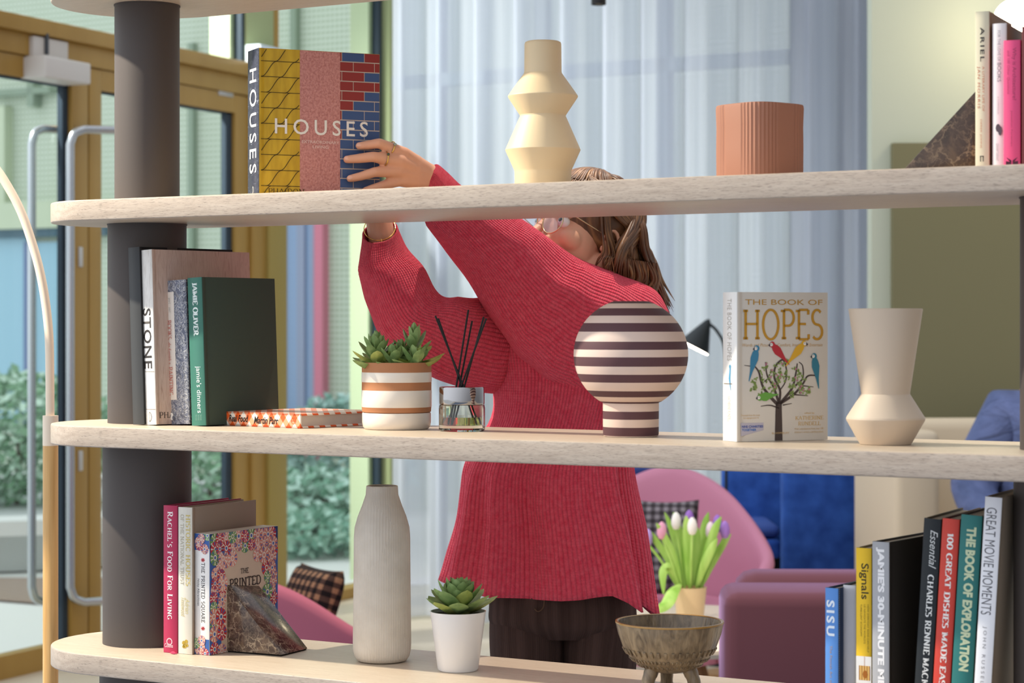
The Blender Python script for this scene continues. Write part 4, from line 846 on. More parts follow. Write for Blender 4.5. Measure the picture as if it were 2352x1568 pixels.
def succulent_leaf(L, W, T, curl):
    bm = bmesh.new(); n = 9; rows = []
    for i in range(n + 1):
        s = i / n; w = W * (.42 + .58 * math.sin(math.pi / 2 * min(1, s / .58)) if s < .58 else (1 - ((s - .58) / .42) ** 1.9) ** .75 + .02)
        y = L * s; z = curl * L * s * s; th = T * (1 - s) ** .5 + .0004
        if i == n: w = .0004
        rows.append([bm.verts.new((-w / 2, y, z + th * .5)), bm.verts.new((0, y, z + th * .15)), bm.verts.new((w / 2, y, z + th * .5)), bm.verts.new((0, y, z - th))])
    for a, b in zip(rows, rows[1:]):
        for k in range(4): bm.faces.new((a[k], a[(k + 1) % 4], b[(k + 1) % 4], b[k]))
    bm.faces.new(rows[0]); bm.faces.new(rows[-1][::-1]); return bm
def leaf_mat(name, lo, hi):
    q = NT(name, rough=.5, spec=.3); g_ = q.noise(q.coord('Object', (60, 60, 60)), 1, 2); q.color(q.ramp(g_, [(.3, lo), (.7, hi)])); return q.m
GREEN = leaf_mat('succulent_green', '#6d8a4f', '#9bb370'); GREEN2 = leaf_mat('succulent_lime', '#8da04c', '#b9c06c')
def rosette(parent, center, n, Lmax, rise0, rise1, W, seed, tall=0, name='leaf', tilt=(0, 0)):
    rr = random.Random(seed); big = bmesh.new()
    for i in range(n):
        s = i / (n - 1); az = i * 2.39996 + rr.uniform(-.15, .15); el = R(rise0 + (rise1 - rise0) * s) + rr.uniform(-.08, .08)
        L = Lmax * (1 - .62 * s) * rr.uniform(.92, 1.08); b = succulent_leaf(L, W * L / Lmax * 1.1, .006 * L / Lmax + .001, .25)
        M = Matrix.Translation(Vector(center) + Vector((0, 0, tall * s))) @ Matrix.Rotation(tilt[0], 4, 'Y') @ Matrix.Rotation(az, 4, 'Z') @ Matrix.Rotation(el, 4, 'X')
        b.transform(M); mi = 1 if s < .3 and rr.random() < .55 else 0
        bm = bmesh.new(); add(bm, b); o = obj(name, bm, [GREEN2 if mi else GREEN], parent, 60)
# white pot with a single rosette
c = SH(1052, .185, ZS[3]); k = c.y / F; v = thing('potted_succulent', 'rosette succulent in a plain white tapered pot on the lower board', 'plant', c)
hp = 136 * k; bm = bmesh.new(); lathe(bm, [(0, .0005), (44 * k, .0005), (47 * k, .004), (64 * k, hp - .001), (64.5 * k, hp), (62 * k, hp), (60 * k, hp - .012), (0, hp - .012)], 80); pot_o = obj('pot', bm, mat('#e9e7e6', .3, 0, .5), v, 40)
bm = bmesh.new(); lathe(bm, [(0, hp - .006), (60 * k, hp - .006), (60 * k, hp - .011), (0, hp - .011)], 40); obj('soil', bm, mat('#3f3a2c', .9), v, 40)
rosette(v, (0, 0, hp - .004), 46, .069, 2, 80, .035, 5, .03)
# striped clay pot with saucer
c = SH(911, .2, ZS[2]); k = c.y / F; v = thing('potted_succulent', 'bushy succulents in a terracotta pot with white glazed bands on the middle board', 'plant', c)
zt = lambda y: (987 - y) * k
bm = bmesh.new(); lathe(bm, [(0, .0005), (72 * k, .0005), (77 * k, .004), (79 * k, .012), (79 * k, zt(951)), (78 * k, zt(949)), (0, zt(949))], 96); obj('saucer', bm, mat('#e6dccf', .25, 0, .5), v, 40)
tc, gl = mat('#b37a54', .7), mat('#e8e0d4', .25, 0, .5)
bm = bmesh.new(); rows = [(949, 0), (947.5, 0), (936, 1), (900, 0), (879, 1), (857, 0), (834, 0)]
prof = [(949, 75), (947, 79), (936, 80), (934.5, 80.6), (899, 80.6), (897.5, 80), (879, 80), (877.5, 80.6), (858, 80.6), (856.5, 80), (836, 80), (834, 79), (834, 76), (850, 75)]
lathe(bm, [(0, zt(949))] + [(w_ * k, zt(y)) for y, w_ in prof] + [(0, zt(850))], 96)
for f in bm.faces:
    zc_ = f.calc_center_median().z; f.material_index = 1 if any(zt(a) < zc_ < zt(b) for a, b in ((936, 897.5), (879, 856.5))) else 0
obj('pot', bm, [tc, gl], v, 40)
for q, (dx, dy, s, tall, n, L) in enumerate(((-.034, -.01, 1, .042, 30, .048), (.03, .006, 2, .056, 20, .05), (-.004, -.022, 3, .02, 14, .042), (.034, -.026, 4, .015, 14, .044), (-.03, .02, 6, .02, 14, .042), (.006, .026, 7, .03, 14, .042))):
    rosette(v, (dx, dy, zt(846)), n, L * 1.15, -4, 78, .021, s, tall)
# reed diffuser
c = SH(1061, .2, ZS[2]); k = c.y / F; v = thing('reed_diffuser', 'small glass reed diffuser with a chrome collar and black reeds', 'diffuser', c)
zt = lambda y: (990 - y) * k
gm = mat('#f4f3ea', .03, 0, .5, trans=1.0, ior=1.45, name='clear_glass'); lq = mat('#e3d27e', .02, 0, .5, trans=1.0, ior=1.34, name='scented_oil')
bm = bmesh.new(); lathe(bm, [(0, .0005), (50 * k, .0005), (53 * k, .003), (53 * k, zt(938)), (51.5 * k, zt(930)), (47 * k, zt(929)), (47 * k, zt(940)), (47.5 * k, .010), (0, .010)], 80); obj('glass_bottle', bm, gm, v, 40)
bm = bmesh.new(); lathe(bm, [(0, .0104), (47.1 * k, .0104), (47.1 * k, zt(958)), (0, zt(958))], 64); obj('scented_oil', bm, lq, v, 40)
bm = bmesh.new(); lathe(bm, [(14 * k, zt(928.7)), (51.5 * k, zt(928.7)), (52 * k, zt(925)), (52 * k, zt(891)), (51 * k, zt(889)), (12 * k, zt(889)), (12 * k, zt(928.7))], 80); obj('chrome_collar', bm, mat('#a5a3a3', .07, 1.0), v, 40)
for (bx, by), (tx, ty), Yo in (((3, 984), (-62, 726), .02), ((0, 984), (-56, 732), .035), ((-12, 984), (14, 712), .03), ((-6, 984), (22, 738), .05), ((-2, 984), (56, 732), -.01), ((6, 984), (50, 728), .012)):
    bot = Vector((bx * k + (bx - tx) * k * .55, -Yo * .5, .0115)); top = Vector((tx * k, Yo, zt(ty)))
    bm = bmesh.new(); tube(bm, [bot, top], .0016, 8); obj('reed', bm, mat('#1d1a1a', .6), v, 40)
# footed stoneware bowl
c = SH(1538, .2, ZS[3]); k = c.y / F; v = thing('footed_bowl', 'brown glazed stoneware bowl on three stubby feet on the lower board', 'bowl', c)
gz = NT('brown_stoneware_glaze', rough=.28, spec=.5); v3 = gz.coord('Object', (1, 1, 1)); zz = gz.sep(v3)[2]
an = gz.noise(gz.coord('Object', (60, 60, 14)), 1, 4, 1.5); gz.color(gz.mix(gz.ramp(an, [(.3, 0.0), (.7, 1.0)]), '#5d4e3d', '#9a866a'))
wv = gz.noise(gz.coord('Object', (150, 150, 40)), 1, 2, .5); gz.bump(wv, .5, .003)
R0 = 124 * k; zy = lambda y: (1586 - y) * k; H0 = zy(1431)
op = [(0, 1548), (28, 1548), (52, 1542), (74, 1529), (93, 1511), (108, 1487), (118, 1460), (123, 1438), (124, 1433)]
pr = [(a * k, zy(b)) for a, b in op] + [(R0 - .001, H0), (R0 - .004, H0 - .001)] + [((a - 5) * k, zy(b - 5)) for a, b in op[::-1][2:-1]] + [(0, zy(1542))]
bm = bmesh.new(); lathe(bm, pr, 120); obj('bowl_body', bm, gz.m, v, 50)
bm = bmesh.new()
for yr, rad_, tl_, w_, hgt in ((1497, 103.5, 33, 40, .011), (1516, 89, 43, 60, .007), (1530, 73, 54, 44, .006)):
    for q in range(w_):
        a = 2 * math.pi * q / w_; M = Matrix.Rotation(a, 4, 'Z') @ Matrix.Translation((rad_ * k, 0, zy(yr))) @ Matrix.Rotation(R(tl_), 4, 'Y')
        box(bm, (-.0012, -.0022 if hgt > .01 else -.0013, -hgt / 2), (.0014, .0022 if hgt > .01 else .0013, hgt / 2), 0, M, .0006)
obj('pressed_relief', bm, gz.m, v, 40)
bm = bmesh.new(); lathe(bm, [(R0 - .0012, H0 - .003), (R0 + .0006, H0 - .002), (R0 + .0004, H0 + .0004), (R0 - .0022, H0 + .0008), (R0 - .0045, H0 - .0005)], 120); obj('rim', bm, mat('#a9803f', .25, 0, .5), v, 60)
for q in range(3):
    a = R(-28 + 120 * q); bm = bmesh.new(); d_ = Vector((math.cos(a), math.sin(a), 0))
    tube(bm, spline([d_ * .034 + Vector((0, 0, zy(1538))), d_ * .041 + Vector((0, 0, zy(1560))), d_ * .046 + Vector((0, 0, .0005))], 4), [.0115] * 3 + [.0105] * 3 + [.010] * 2 + [.0112], 14); obj('foot', bm, gz.m, v, 50)
# ---------------------------------------------------------------- furniture behind the shelves
# arched floor lamp at the left
c = px(116, HY, 4.18); c.z = 0; k = 4.18 / F; t = thing('floor_lamp', 'arched floor lamp with cream tube on a wooden pole beside the shelf end', 'lamp', c)
bm = bmesh.new(); zj = CZ - (1023 - HY) * k; lathe(bm, [(0, .02), (17.5 * k, .02), (17.5 * k, zj), (0, zj)], 32)
wd = NT('beech_pole', rough=.4, spec=.4); wd.color(wd.ramp(wd.noise(wd.coord('Object', (60, 60, 3)), 2, 4), [(.3, '#c99a5c'), (.7, '#deb376')])); obj('wooden_pole', bm, wd.m, t, 40)
CRM = mat('#efdcc4', .35, 0, .5); z2 = CZ - (954 - HY) * k
bm = bmesh.new(); lathe(bm, [(0, zj), (17.8 * k, zj), (17.8 * k, z2), (10 * k, z2), (0, z2)], 32); obj('joint_sleeve', bm, CRM, t, 40)
pts = [px(x, y, 4.18) - c for x, y in ((115, 958), (114.5, 860), (112.5, 770), (104, 690), (91, 620), (73, 555), (50, 490), (22, 435), (-15, 380), (-80, 315), (-160, 275), (-250, 262), (-320, 290))]
bm = bmesh.new(); tube(bm, spline(pts, 6), 10.2 * k, 16); obj('arched_tube', bm, CRM, t, 60)
bm = bmesh.new(); lathe(bm, [(0, 0), (.16, 0), (.16, .018), (.02, .022), (0, .022)], 48); obj('base', bm, CRM, t, 40)
bm = bmesh.new(); e = pts[-1]; lathe(bm, [(.02, .06), (.16, -.1), (.155, -.1), (.018, .05)], 40, e); obj('lamp_shade', bm, CRM, t, 40)

PINK = NT('pink_felt', rough=.9, spec=.1); PINK.color('#cf8ba2'); PINK.bump(PINK.noise(PINK.coord('Object', (300, 300, 300)), 1, 3), .2, .001); PINK = PINK.m
PINK_SHADE = NT('pink_felt_shaded', rough=.9, spec=.1); PINK_SHADE.color('#b86878'); PINK_SHADE = PINK_SHADE.m  # same pink felt, darkened: shade on the low chair's shell put into its colour
def tub_chair(name, label, loc, rz, R0=.40, hb=.84, hs=.56, seat=.40, m=PINK, m2=None, amax=125, flare=.1, z0=.16, mid=.56, steep=11):
    t = tag(thing(name, '', 'armchair', loc, rz), label, 'armchair'); bm = bmesh.new(); n, h = 36, 8; rows = []
    for k in range(n + 1):
        a = R(-amax + 2 * amax * k / n); q = abs(math.degrees(a)) / amax; s = 1 / (1 + math.exp((q - mid) * steep)); top = hs + (hb - hs) * s - .10 * max(0, q - .8) / .2
        row = []
        for j in range(h + 1):
            f = j / h; z = z0 + (top - z0) * f; rad = R0 * (.72 + .28 * min(1, f * 2) ** .6) + flare * f * f * (.6 + .4 * s)
            row.append(bm.verts.new((rad * math.sin(a), rad * math.cos(a), z)))
        rows.append(row)
    for a, b in zip(rows, rows[1:]):
        for j in range(h): bm.faces.new((a[j], b[j], b[j + 1], a[j + 1]))
    o = obj('shell', bm, m2 or m, t, 180); mod(o, 'SOLIDIFY', thickness=.05, offset=0); mod(o, 'SUBSURF', levels=1, render_levels=1)
    bm = bmesh.new(); r = R0 * .86; lathe(bm, [(0, seat - .14), (r * .93, seat - .13), (r, seat - .06), (r * .97, seat - .01), (r * .8, seat), (0, seat + .005)], 40); obj('seat_cushion', bm, m, t, 60)
    bm = bmesh.new(); lathe(bm, [(0, z0 - .0), (R0 * .7, z0), (R0 * .74, z0 + .05), (0, z0 + .06)], 32); obj('underframe', bm, m, t, 40)
    for q in range(4):
        a = R(45 + 90 * q); bm = bmesh.new(); tube(bm, [(R0 * .5 * math.cos(a), R0 * .5 * math.sin(a), z0 + .01), (R0 * .7 * math.cos(a), R0 * .7 * math.sin(a), 0)], [.018, .012], 12); obj('leg', bm, mat('#8a6c4c', .5), t, 50)
    return t
def cushion(label, c, rz, tilt, W, H, T, m):
    bm = bmesh.new(); n = 16; g_ = {}
    for s in (1, -1):
        for i in range(n + 1):
            for j in range(n + 1):
                u, v = 2 * i / n - 1, 2 * j / n - 1; e = (1 - u ** 4) * (1 - v ** 4)
                g_[s, i, j] = bm.verts.new((u * W / 2 * (1 - .06 * (1 - v * v)), s * T / 2 * max(e, 0) ** .5, v * H / 2 * (1 - .06 * (1 - u * u))))
        for i in range(n):
            for j in range(n): bm.faces.new([g_[s, a, b] for a, b in ((i, j), (i + 1, j), (i + 1, j + 1), (i, j + 1))])
    o = obj('cushion', bm, m, None, 180); o.location = c; o.rotation_euler = (tilt, 0, rz); return tag(o, label, 'cushion')
def check(name, a, b, c, sc):
    q = NT(name, rough=.9, spec=.1); v = q.coord('Object', (1, 1, 1)); X, _, Z = q.sep(v)[0:3]
    f = lambda e: q.math('GREATER_THAN', q.math('FRACT', q.math('MULTIPLY', e, sc)), .5)
    q.color(q.ramp(q.math('MULTIPLY', q.math('ADD', f(X), f(Z)), .5), [(0, a), (.34, b), (.67, c)], 'CONSTANT')); return q.m
p = px(1545, HY, 7.5); tub_chair('armchair', 'pink felt tub armchair with a high rounded back behind the tulips', (px(1525, HY, 7.55).x, 7.6, 0), R(-8), R0=.32, hb=.84, hs=.49, seat=.36, flare=.08, mid=.36, steep=7)
cushion('grey houndstooth cushion on the seat of the tall-backed pink armchair', px(1525, 1258, 7.5), R(-6), R(-16), .24, .34, .14, check('grey_houndstooth', '#8d8488', '#5b5357', '#3a3436', 34))
p = px(700, HY, 6.5); tub_chair('armchair', 'pink armchair with a sweeping low arm behind the marble wedge', (p.x, 6.75, 0), R(122), R0=.37, hb=.61, hs=.36, seat=.28, m=PINK, m2=PINK_SHADE)
cushion('black and tan checked cushion in the pink armchair behind the marble wedge', px(708, 1400, 6.8), R(-58), R(-20), .29, .28, .11, check('tan_houndstooth', '#9a7458', '#4d3a32', '#211c1c', 30))
# purple sofa
PUR = NT('plum_wool', rough=.9, spec=.1); PUR.color('#523239'); PUR.b.inputs['Sheen Weight'].default_value = .5; PUR.b.inputs['Sheen Tint'].default_value = lin('#b79ad0'); PUR.b.inputs['Sheen Roughness'].default_value = .4; PUR = PUR.m
a = px(1664, HY, 5.3); b = px(2150, HY, 5.15); t = tag(thing('sofa', '', 'sofa', (a.x, 5.3, 0), R(-2)), 'plum purple sofa with square padded arms behind the lower right books', 'sofa')
bm = bmesh.new(); box(bm, (0, 0, .1), (.62, .26, .668), 0, None, .035); obj('arm', bm, PUR, t, 40)
bm = bmesh.new(); box(bm, (.06, .265, .1), (.9, .52, .42), 0, None, .03); obj('seat', bm, PUR, t, 40)
bm = bmesh.new(); box(bm, (.05, .28, .42), (.6, .46, .682), 0, None, .05); obj('back_cushion', bm, PUR, t, 40)
for x, y in ((.05, .05), (.57, .05), (.1, .48), (.85, .48)): bm = bmesh.new(); tube(bm, [(x, y, .12), (x, y, 0)], [.02, .015], 10); obj('leg', bm, mat('#2a2220', .5), t, 40)
# coffee table with the tulips
t = tag(thing('coffee_table', '', 'table', (px(1520, HY, 6.42).x, 6.42, 0)), 'low pale coffee table carrying the tulip vase', 'table')
bm = bmesh.new(); lathe(bm, [(0, .405), (.47, .405), (.49, .42), (.49, .43), (.48, .438), (0, .438)], 72); obj('table_top', bm, mat('#e2d2bb', .4, 0, .4), t, 40)
bm = bmesh.new(); lathe(bm, [(0, 0), (.3, 0), (.3, .02), (.05, .04), (.05, .406), (0, .406)], 40); obj('pedestal', bm, mat('#d8c9b2', .5), t, 40)
c = px(1585, HY, 6.55); c.z = .4385; k = 6.55 / F
t = tag(thing('tulip_vase', '', 'vase', c), 'cream cylinder vase filled with tulips on the coffee table', 'vase')
bm = bmesh.new(); hv = 72 * k; lathe(bm, [(0, .001), (31 * k, .001), (38 * k, hv), (36 * k, hv), (29 * k, .01), (0, .01)], 48); obj('vase_body', bm, mat('#dcbf95', .4, 0, .4), t, 40)
LEAF = NT('tulip_leaf', rough=.45); LEAF.color(LEAF.ramp(LEAF.noise(LEAF.coord('Object', (30, 30, 6)), 1, 2), [(.3, '#86b542'), (.7, '#b9d975')])); LEAF = LEAF.m
def blade(pts, wd, fold=.25):
    bm = bmesh.new(); P = spline(pts, 6); rows = []; n = len(P) - 1
    for i, p in enumerate(P):
        s = i / n; w_ = wd * (math.sin(math.pi * (s * .9 + .08)) ** .8); tdir = (P[min(i + 1, n)] - P[max(i - 1, 0)]).normalized(); sd = tdir.cross(Vector((.35, 1, 0))).normalized(); nn = sd.cross(tdir)
        rows.append([bm.verts.new(p - sd * w_ / 2 + nn * w_ * fold), bm.verts.new(p), bm.verts.new(p + sd * w_ / 2 + nn * w_ * fold)])
    for a, b in zip(rows, rows[1:]):
        for j in range(2): bm.faces.new((a[j], a[j + 1], b[j + 1], b[j]))
    return bm
rr = random.Random(5); V = lambda x, y, dy=0: px(x, y, 6.55 + dy) - c
for (x1, y1), (x0, dy), wd in (((1492, 1225), (1560, .02), .035), ((1515, 1215), (1565, -.03), .04), ((1550, 1190), (1575, .03), .045), ((1576, 1198), (1582, -.04), .05), ((1600, 1225), (1588, .0), .05), ((1622, 1190), (1597, .04), .045), ((1648, 1200), (1605, -.03), .045), ((1668, 1240), (1612, .03), .04), ((1640, 1250), (1600, -.05), .045), ((1532, 1190), (1570, .04), .03)):
    bm = blade([V(x0, 1345, dy * .3), V(x0 + (x1 - x0) * .4, 1345 + (y1 - 1345) * .5, dy * .8), V(x0 + (x1 - x0) * .85, 1345 + (y1 - 1345) * .9, dy), V(x1 + (x1 - 1578) * .12, y1 - 14, dy * 1.1)], wd * .62); obj('leaf', bm, LEAF, t, 60)
bm = blade([V(1562, 1340, -.03), V(1545, 1355, -.1), V(1530, 1385, -.15), V(1505, 1408, -.2)], .04); obj('leaf', bm, LEAF, t, 60)
bm = blade([V(1560, 1345, .0), V(1540, 1305, -.02), V(1522, 1315, -.03), V(1524, 1365, -.04)], .03); obj('leaf', bm, LEAF, t, 60)
for x1, y1, x0, dy, col in ((1553, 1200, 1572, 0, '#efe9e2'), (1590, 1212, 1586, -.05, '#f3ece4'), (1520, 1222, 1562, -.02, '#e3a0b8'), (1488, 1238, 1558, .02, '#b79ad6'), (1583, 1195, 1584, .03, '#9a6cc0'), (1648, 1206, 1606, .02, '#9b6cc4'), (1632, 1222, 1600, 0, '#e8d2dc'), (1665, 1220, 1610, 0, '#a97ccc')):
    bm = bmesh.new(); tube(bm, spline([V(x0, 1350, dy * .3), V((x0 + x1) / 2, (1350 + y1) / 2, dy), V(x1, y1 + 10, dy)], 5), .004, 8); st_ = obj('stem', bm, LEAF, t, 60)
    bm = bmesh.new(); h = V(x1, y1, dy); lathe(bm, [(0, -.022), (.009, -.019), (.0145, -.006), (.0145, .01), (.010, .024), (.003, .032)], 12, h); obj('tulip_head', bm, mat(col, .5), st_, 60)
# round wooden side table
p = px(1668, HY, 8.2); t = tag(thing('side_table', '', 'table', (p.x, 8.2, 0)), 'small round wooden side table beside the tall-backed pink armchair', 'table'); zt_ = CZ - (1181 - HY) / F * 8.2
bm = bmesh.new(); lathe(bm, [(0, zt_ - .022), (.055, zt_ - .022), (.06, zt_ - .012), (.058, zt_), (0, zt_)], 40); obj('table_top', bm, mat('#d3a877', .5), t, 40)
bm = bmesh.new(); lathe(bm, [(0, 0), (.09, 0), (.09, .015), (.012, .03), (.012, zt_ - .02), (0, zt_ - .02)], 24); obj('pedestal', bm, mat('#b48d5f', .5), t, 40)
# blue velvet high-backed chair
BL = NT('blue_velvet', rough=.85, spec=.15); nz = BL.noise(BL.coord('Object', (7, 7, 7)), 2, 4); BL.color(BL.ramp(nz, [(.3, '#1f3f86'), (.7, '#335cae')])); BL.b.inputs['Sheen Weight'].default_value = .4; BL.b.inputs['Sheen Tint'].default_value = lin('#6f9be8'); BL = BL.m
YB = 8.05; k = YB / F; a = px(1692, HY, YB); t = tag(thing('booth_armchair', '', 'armchair', (a.x, YB, 0)), 'blue velvet high-sided booth armchair in front of the curtain', 'armchair')
W_ = 313 * k; ztop = CZ - (1066 - HY) * k
bm = bmesh.new(); box(bm, (108 * k, 0, .05), (W_, .12, ztop), 0, None, .02); obj('side_panel', bm, BL, t, 40)
bm = bmesh.new(); box(bm, (.0, .5, .05), (W_, .62, ztop), 0, None, .02); obj('backrest', bm, BL, t, 40)
bm = bmesh.new(); box(bm, (.0, .1, CZ - (1290 - HY) * k), (112 * k, .52, CZ - (1246 - HY) * k), 0, None, .02); obj('seat', bm, BL, t, 40)
bm = bmesh.new(); box(bm, (.01, .12, CZ - (1244 - HY) * k), (112 * k, .5, CZ - (1212 - HY) * k), 0, None, .03); obj('seat_cushion', bm, mat('#3a559a', .7), t, 40)
bm = bmesh.new(); box(bm, (.0, .44, .0), (W_ * .98, .5, CZ - (1292 - HY) * k)); obj('plinth', bm, mat('#14161c', .8), t, None)
a = px(1440, HY, 8.6); bm = bmesh.new(); box(bm, (a.x, 8.6, 0), (a.x + 112 * 8.6 / F, 8.9, CZ - (1072 - HY) / F * 8.6), 0, None, .02); tag(obj('high_bench', bm, mat('#1d2f66', .8), None, 40), 'dark blue high bench glimpsed above the pink armchair below the middle board', 'bench')
# black task lamp
YL = 8.5; k = YL / F; c = px(1612, HY, YL); c.z = 0; L_ = lambda x, y, dy=0: px(x, y, YL + dy) - c
t = tag(thing('reading_lamp', '', 'lamp', c), 'black cone reading lamp glowing behind the striped lamp', 'lamp')
BK = mat('#23282a', .45)
bm = bmesh.new(); ax = (L_(1594, 800) - L_(1626, 738)).normalized(); M = Matrix.Translation(L_(1626, 738)) @ Vector((0, 0, 1)).rotation_difference(ax).to_matrix().to_4x4(); b = bmesh.new(); lathe(b, [(0.004, -.01), (.012, 0), (.064, .115), (.062, .115), (.01, .004)], 40); b.transform(M); obj('cone_shade', b, BK, t, 40)
b = bmesh.new(); lathe(b, [(0, .113), (.06, .113), (.058, .118), (0, .118)], 32); b.transform(M); obj('bulb_disc', b, mat('#ffffff', .4, emit=9.0, ecol='#fff2dc'), t, 40)
bm = bmesh.new(); tube(bm, spline([L_(1628, 742), L_(1648, 762), L_(1664, 800), L_(1668, 900), L_(1668, 1100)], 6) + [L_(1668, HY + CZ / k)], .006, 10); obj('bent_stem', bm, BK, t, 60)
bm = bmesh.new(); q = L_(1668, HY); lathe(bm, [(0, 0), (.1, 0), (.1, .015), (0, .02)], 32, (q.x, q.y, 0)); obj('base', bm, BK, t, 40)
# cream bench behind the seated guest
YS = 7.3; a = px(2056, HY, YS); t = tag(thing('bench', '', 'bench', (a.x, YS, 0), R(6)), 'cream upholstered bench back under the olive panel at the right', 'bench')
CB = mat('#d9c7ab', .7); bm = bmesh.new(); box(bm, (0, 0, .05), (.16, .55, .965), 0, None, .03); obj('end_panel', bm, CB, t, 40)
bm = bmesh.new(); box(bm, (.1, .45, .05), (1.6, .58, .985), 0, None, .04); obj('backrest', bm, CB, t, 40)
bm = bmesh.new(); box(bm, (.16, .0, .05), (1.6, .45, .45), 0, None, .04); obj('seat', bm, CB, t, 40)
# seated guest, mostly outside the frame
YG = 7.05; c = px(2400, HY, YG); c.z = 0
def skinned(name, nodes, edges, m, parent=None, sub=2, root=0):
    me = bpy.data.meshes.new(name); me.from_pydata([n[0] for n in nodes], edges, []); o = bpy.data.objects.new(name, me); COL.objects.link(o); me.materials.append(m)
    mod(o, 'SKIN', use_smooth_shade=True); mod(o, 'SUBSURF', levels=sub, render_levels=sub)
    for i, n in enumerate(nodes): r_ = n[1]; me.skin_vertices[0].data[i].radius = r_ if hasattr(r_, '__len__') else (r_, r_)
    me.skin_vertices[0].data[root].use_root = True
    if parent: o.parent = parent
    return o
G = lambda x, y, dy=0: px(x, y, YG + dy) - c
SKIN = NT('skin', rough=.5, spec=.35); SKIN.color('#d59d80'); SKIN.b.inputs['Subsurface Weight'].default_value = .12; SKIN.b.inputs['Subsurface Radius'].default_value = (.012, .005, .003); SKIN = SKIN.m
nodes = [(G(2400, 1330), .15), (G(2405, 1180), .15), (G(2405, 1040), .16), (G(2415, 940), .13), (G(2430, 880), .055), (G(2436, 820), .085), (G(2432, 770), .09), (G(2322, 955), .075), (G(2226, 1120), .05), (G(2300, 1230, -.25), .035), (G(2350, 1235, -.33), .03), (G(2500, 960), .075), (G(2560, 1130), .05), (G(2500, 1235, -.25), .035),
         (G(2340, 1345), .09), (G(2330, 1330, -.42), .07), (G(2330, 1600, -.45), .05), (G(2330, 1665, -.5), .04), (G(2470, 1345), .09), (G(2480, 1330, -.42), .07), (G(2480, 1600, -.45), .05), (G(2480, 1665, -.5), .04)]
g = skinned('person', nodes, [(0, 1), (1, 2), (2, 3), (3, 4), (4, 5), (5, 6), (3, 7), (7, 8), (8, 9), (9, 10), (3, 11), (11, 12), (12, 13), (0, 14), (14, 15), (15, 16), (16, 17), (0, 18), (18, 19), (19, 20), (20, 21)], SKIN)
g.location = c; tag(g, 'seated person in a blue grey shirt, mostly cut off by the right edge', 'person')
SH_ = NT('blue_grey_shirt', rough=.85); SH_.color(SH_.ramp(SH_.noise(SH_.coord('Object', (9, 9, 9)), 1, 3), [(.3, '#4d597e'), (.7, '#66719a')])); SH_.bump(SH_.noise(SH_.coord('Object', (7, 7, 15)), 1, 2, 1.2), .8, .03)
s = skinned('shirt', [(n[0], n[1] + .022) for n in (nodes[0], nodes[1], nodes[2], nodes[3])] + [(nodes[7][0], .115), (nodes[8][0], .085), (nodes[9][0], .055), (nodes[11][0], .11), (nodes[12][0], .085), (nodes[13][0], .055)], [(0, 1), (1, 2), (2, 3), (3, 4), (4, 5), (5, 6), (3, 7), (7, 8), (8, 9)], SH_.m, g)
s = skinned('trousers', [(nodes[0][0], .165)] + [(nodes[i][0], nodes[i][1] + .02) for i in (14, 15, 16, 18, 19, 20)], [(0, 1), (1, 2), (2, 3), (0, 4), (4, 5), (5, 6)], mat('#2c3040', .85), g)
bm = bmesh.new(); sphere(bm, G(2434, 762, .02), (.095, .1, .1)); obj('hair', bm, mat('#3a2a22', .6), g, 60)
# ---------------------------------------------------------------- the woman placing the book
PB = px(1270, HY, 4.2); PB.z = 0
r_, bt_, bD_, bH_ = HB; hm = Vector(r_.location); cdir = Vector((math.sin(R(65)), math.cos(R(65)), 0)); cn = Vector((math.cos(R(65)), -math.sin(R(65)), 0))
def onbook(x, y, off):
    """point seen at (x, y), off metres in front of the plane of the book's cover"""
    o = hm + cn * off; r = (x - CX) / F; s = (r * o.y - o.x) / (cdir.x - r * cdir.y); Y = o.y + s * cdir.y
    return px(x, y, Y)
def capsule(bm, p0, r0, p1, r1, seg=14):
    p0, p1 = Vector(p0), Vector(p1); n = 6; d = p1 - p0
    tube(bm, [p0 + d * (k / n) for k in range(n + 1)], [r0 + (r1 - r0) * k / n for k in range(n + 1)], seg)
    sphere(bm, p0, r0, seg, 10); sphere(bm, p1, r1, seg, 10)
def chain(bm, pts, rs, sub=0):
    for (a, ra), (b, rb) in zip(list(zip(pts, rs)), list(zip(pts[1:], rs[1:]))): capsule(bm, a, ra, b, rb)
body = bmesh.new()
# left hand: four fingers over the cover, thumb behind the book
FG = {'index': [(927, 353, .020), (871, 329, .026), (845, 333, .016), (825, 335, .0095)], 'middle': [(919, 370, .026), (857, 360, .028), (822, 364, .018), (797, 366, .0095)],
      'ring': [(914, 392, .022), (861, 395, .025), (828, 405, .016), (804, 410, .0095)], 'little': [(918, 414, .014), (874, 427, .018), (852, 433, .014), (838, 437, .0095)]}
FR = {'index': (.0122, .0092, .0082, .0070), 'middle': (.0125, .0096, .0084, .0072), 'ring': (.012, .0092, .008, .0068), 'little': (.011, .008, .007, .006)}
wr = px(984, 405, 3.89); wrA, wrB = px(980, 393, 3.885), px(982, 417, 3.89)
FP = {k: [onbook(*q) for q in v] for k, v in FG.items()}
for k, P in FP.items():
    chain(body, P, FR[k]); w_ = {'index': wrA, 'middle': wrA * .65 + wrB * .35, 'ring': wrA * .3 + wrB * .7, 'little': wrB}[k]
    chain(body, [P[0], P[0] * .45 + w_ * .55, w_], (FR[k][0] * 1.02, .0145, .0165))
for a, b in (('index', 'middle'), ('middle', 'ring'), ('ring', 'little')):
    chain(body, [FP[a][0] * .75 + wrA * .25, FP[b][0] * .75 + wrB * .25], (.0125, .0125)); chain(body, [FP[a][0] * .5 + wrA * .5, FP[b][0] * .5 + wrB * .5], (.015, .015))
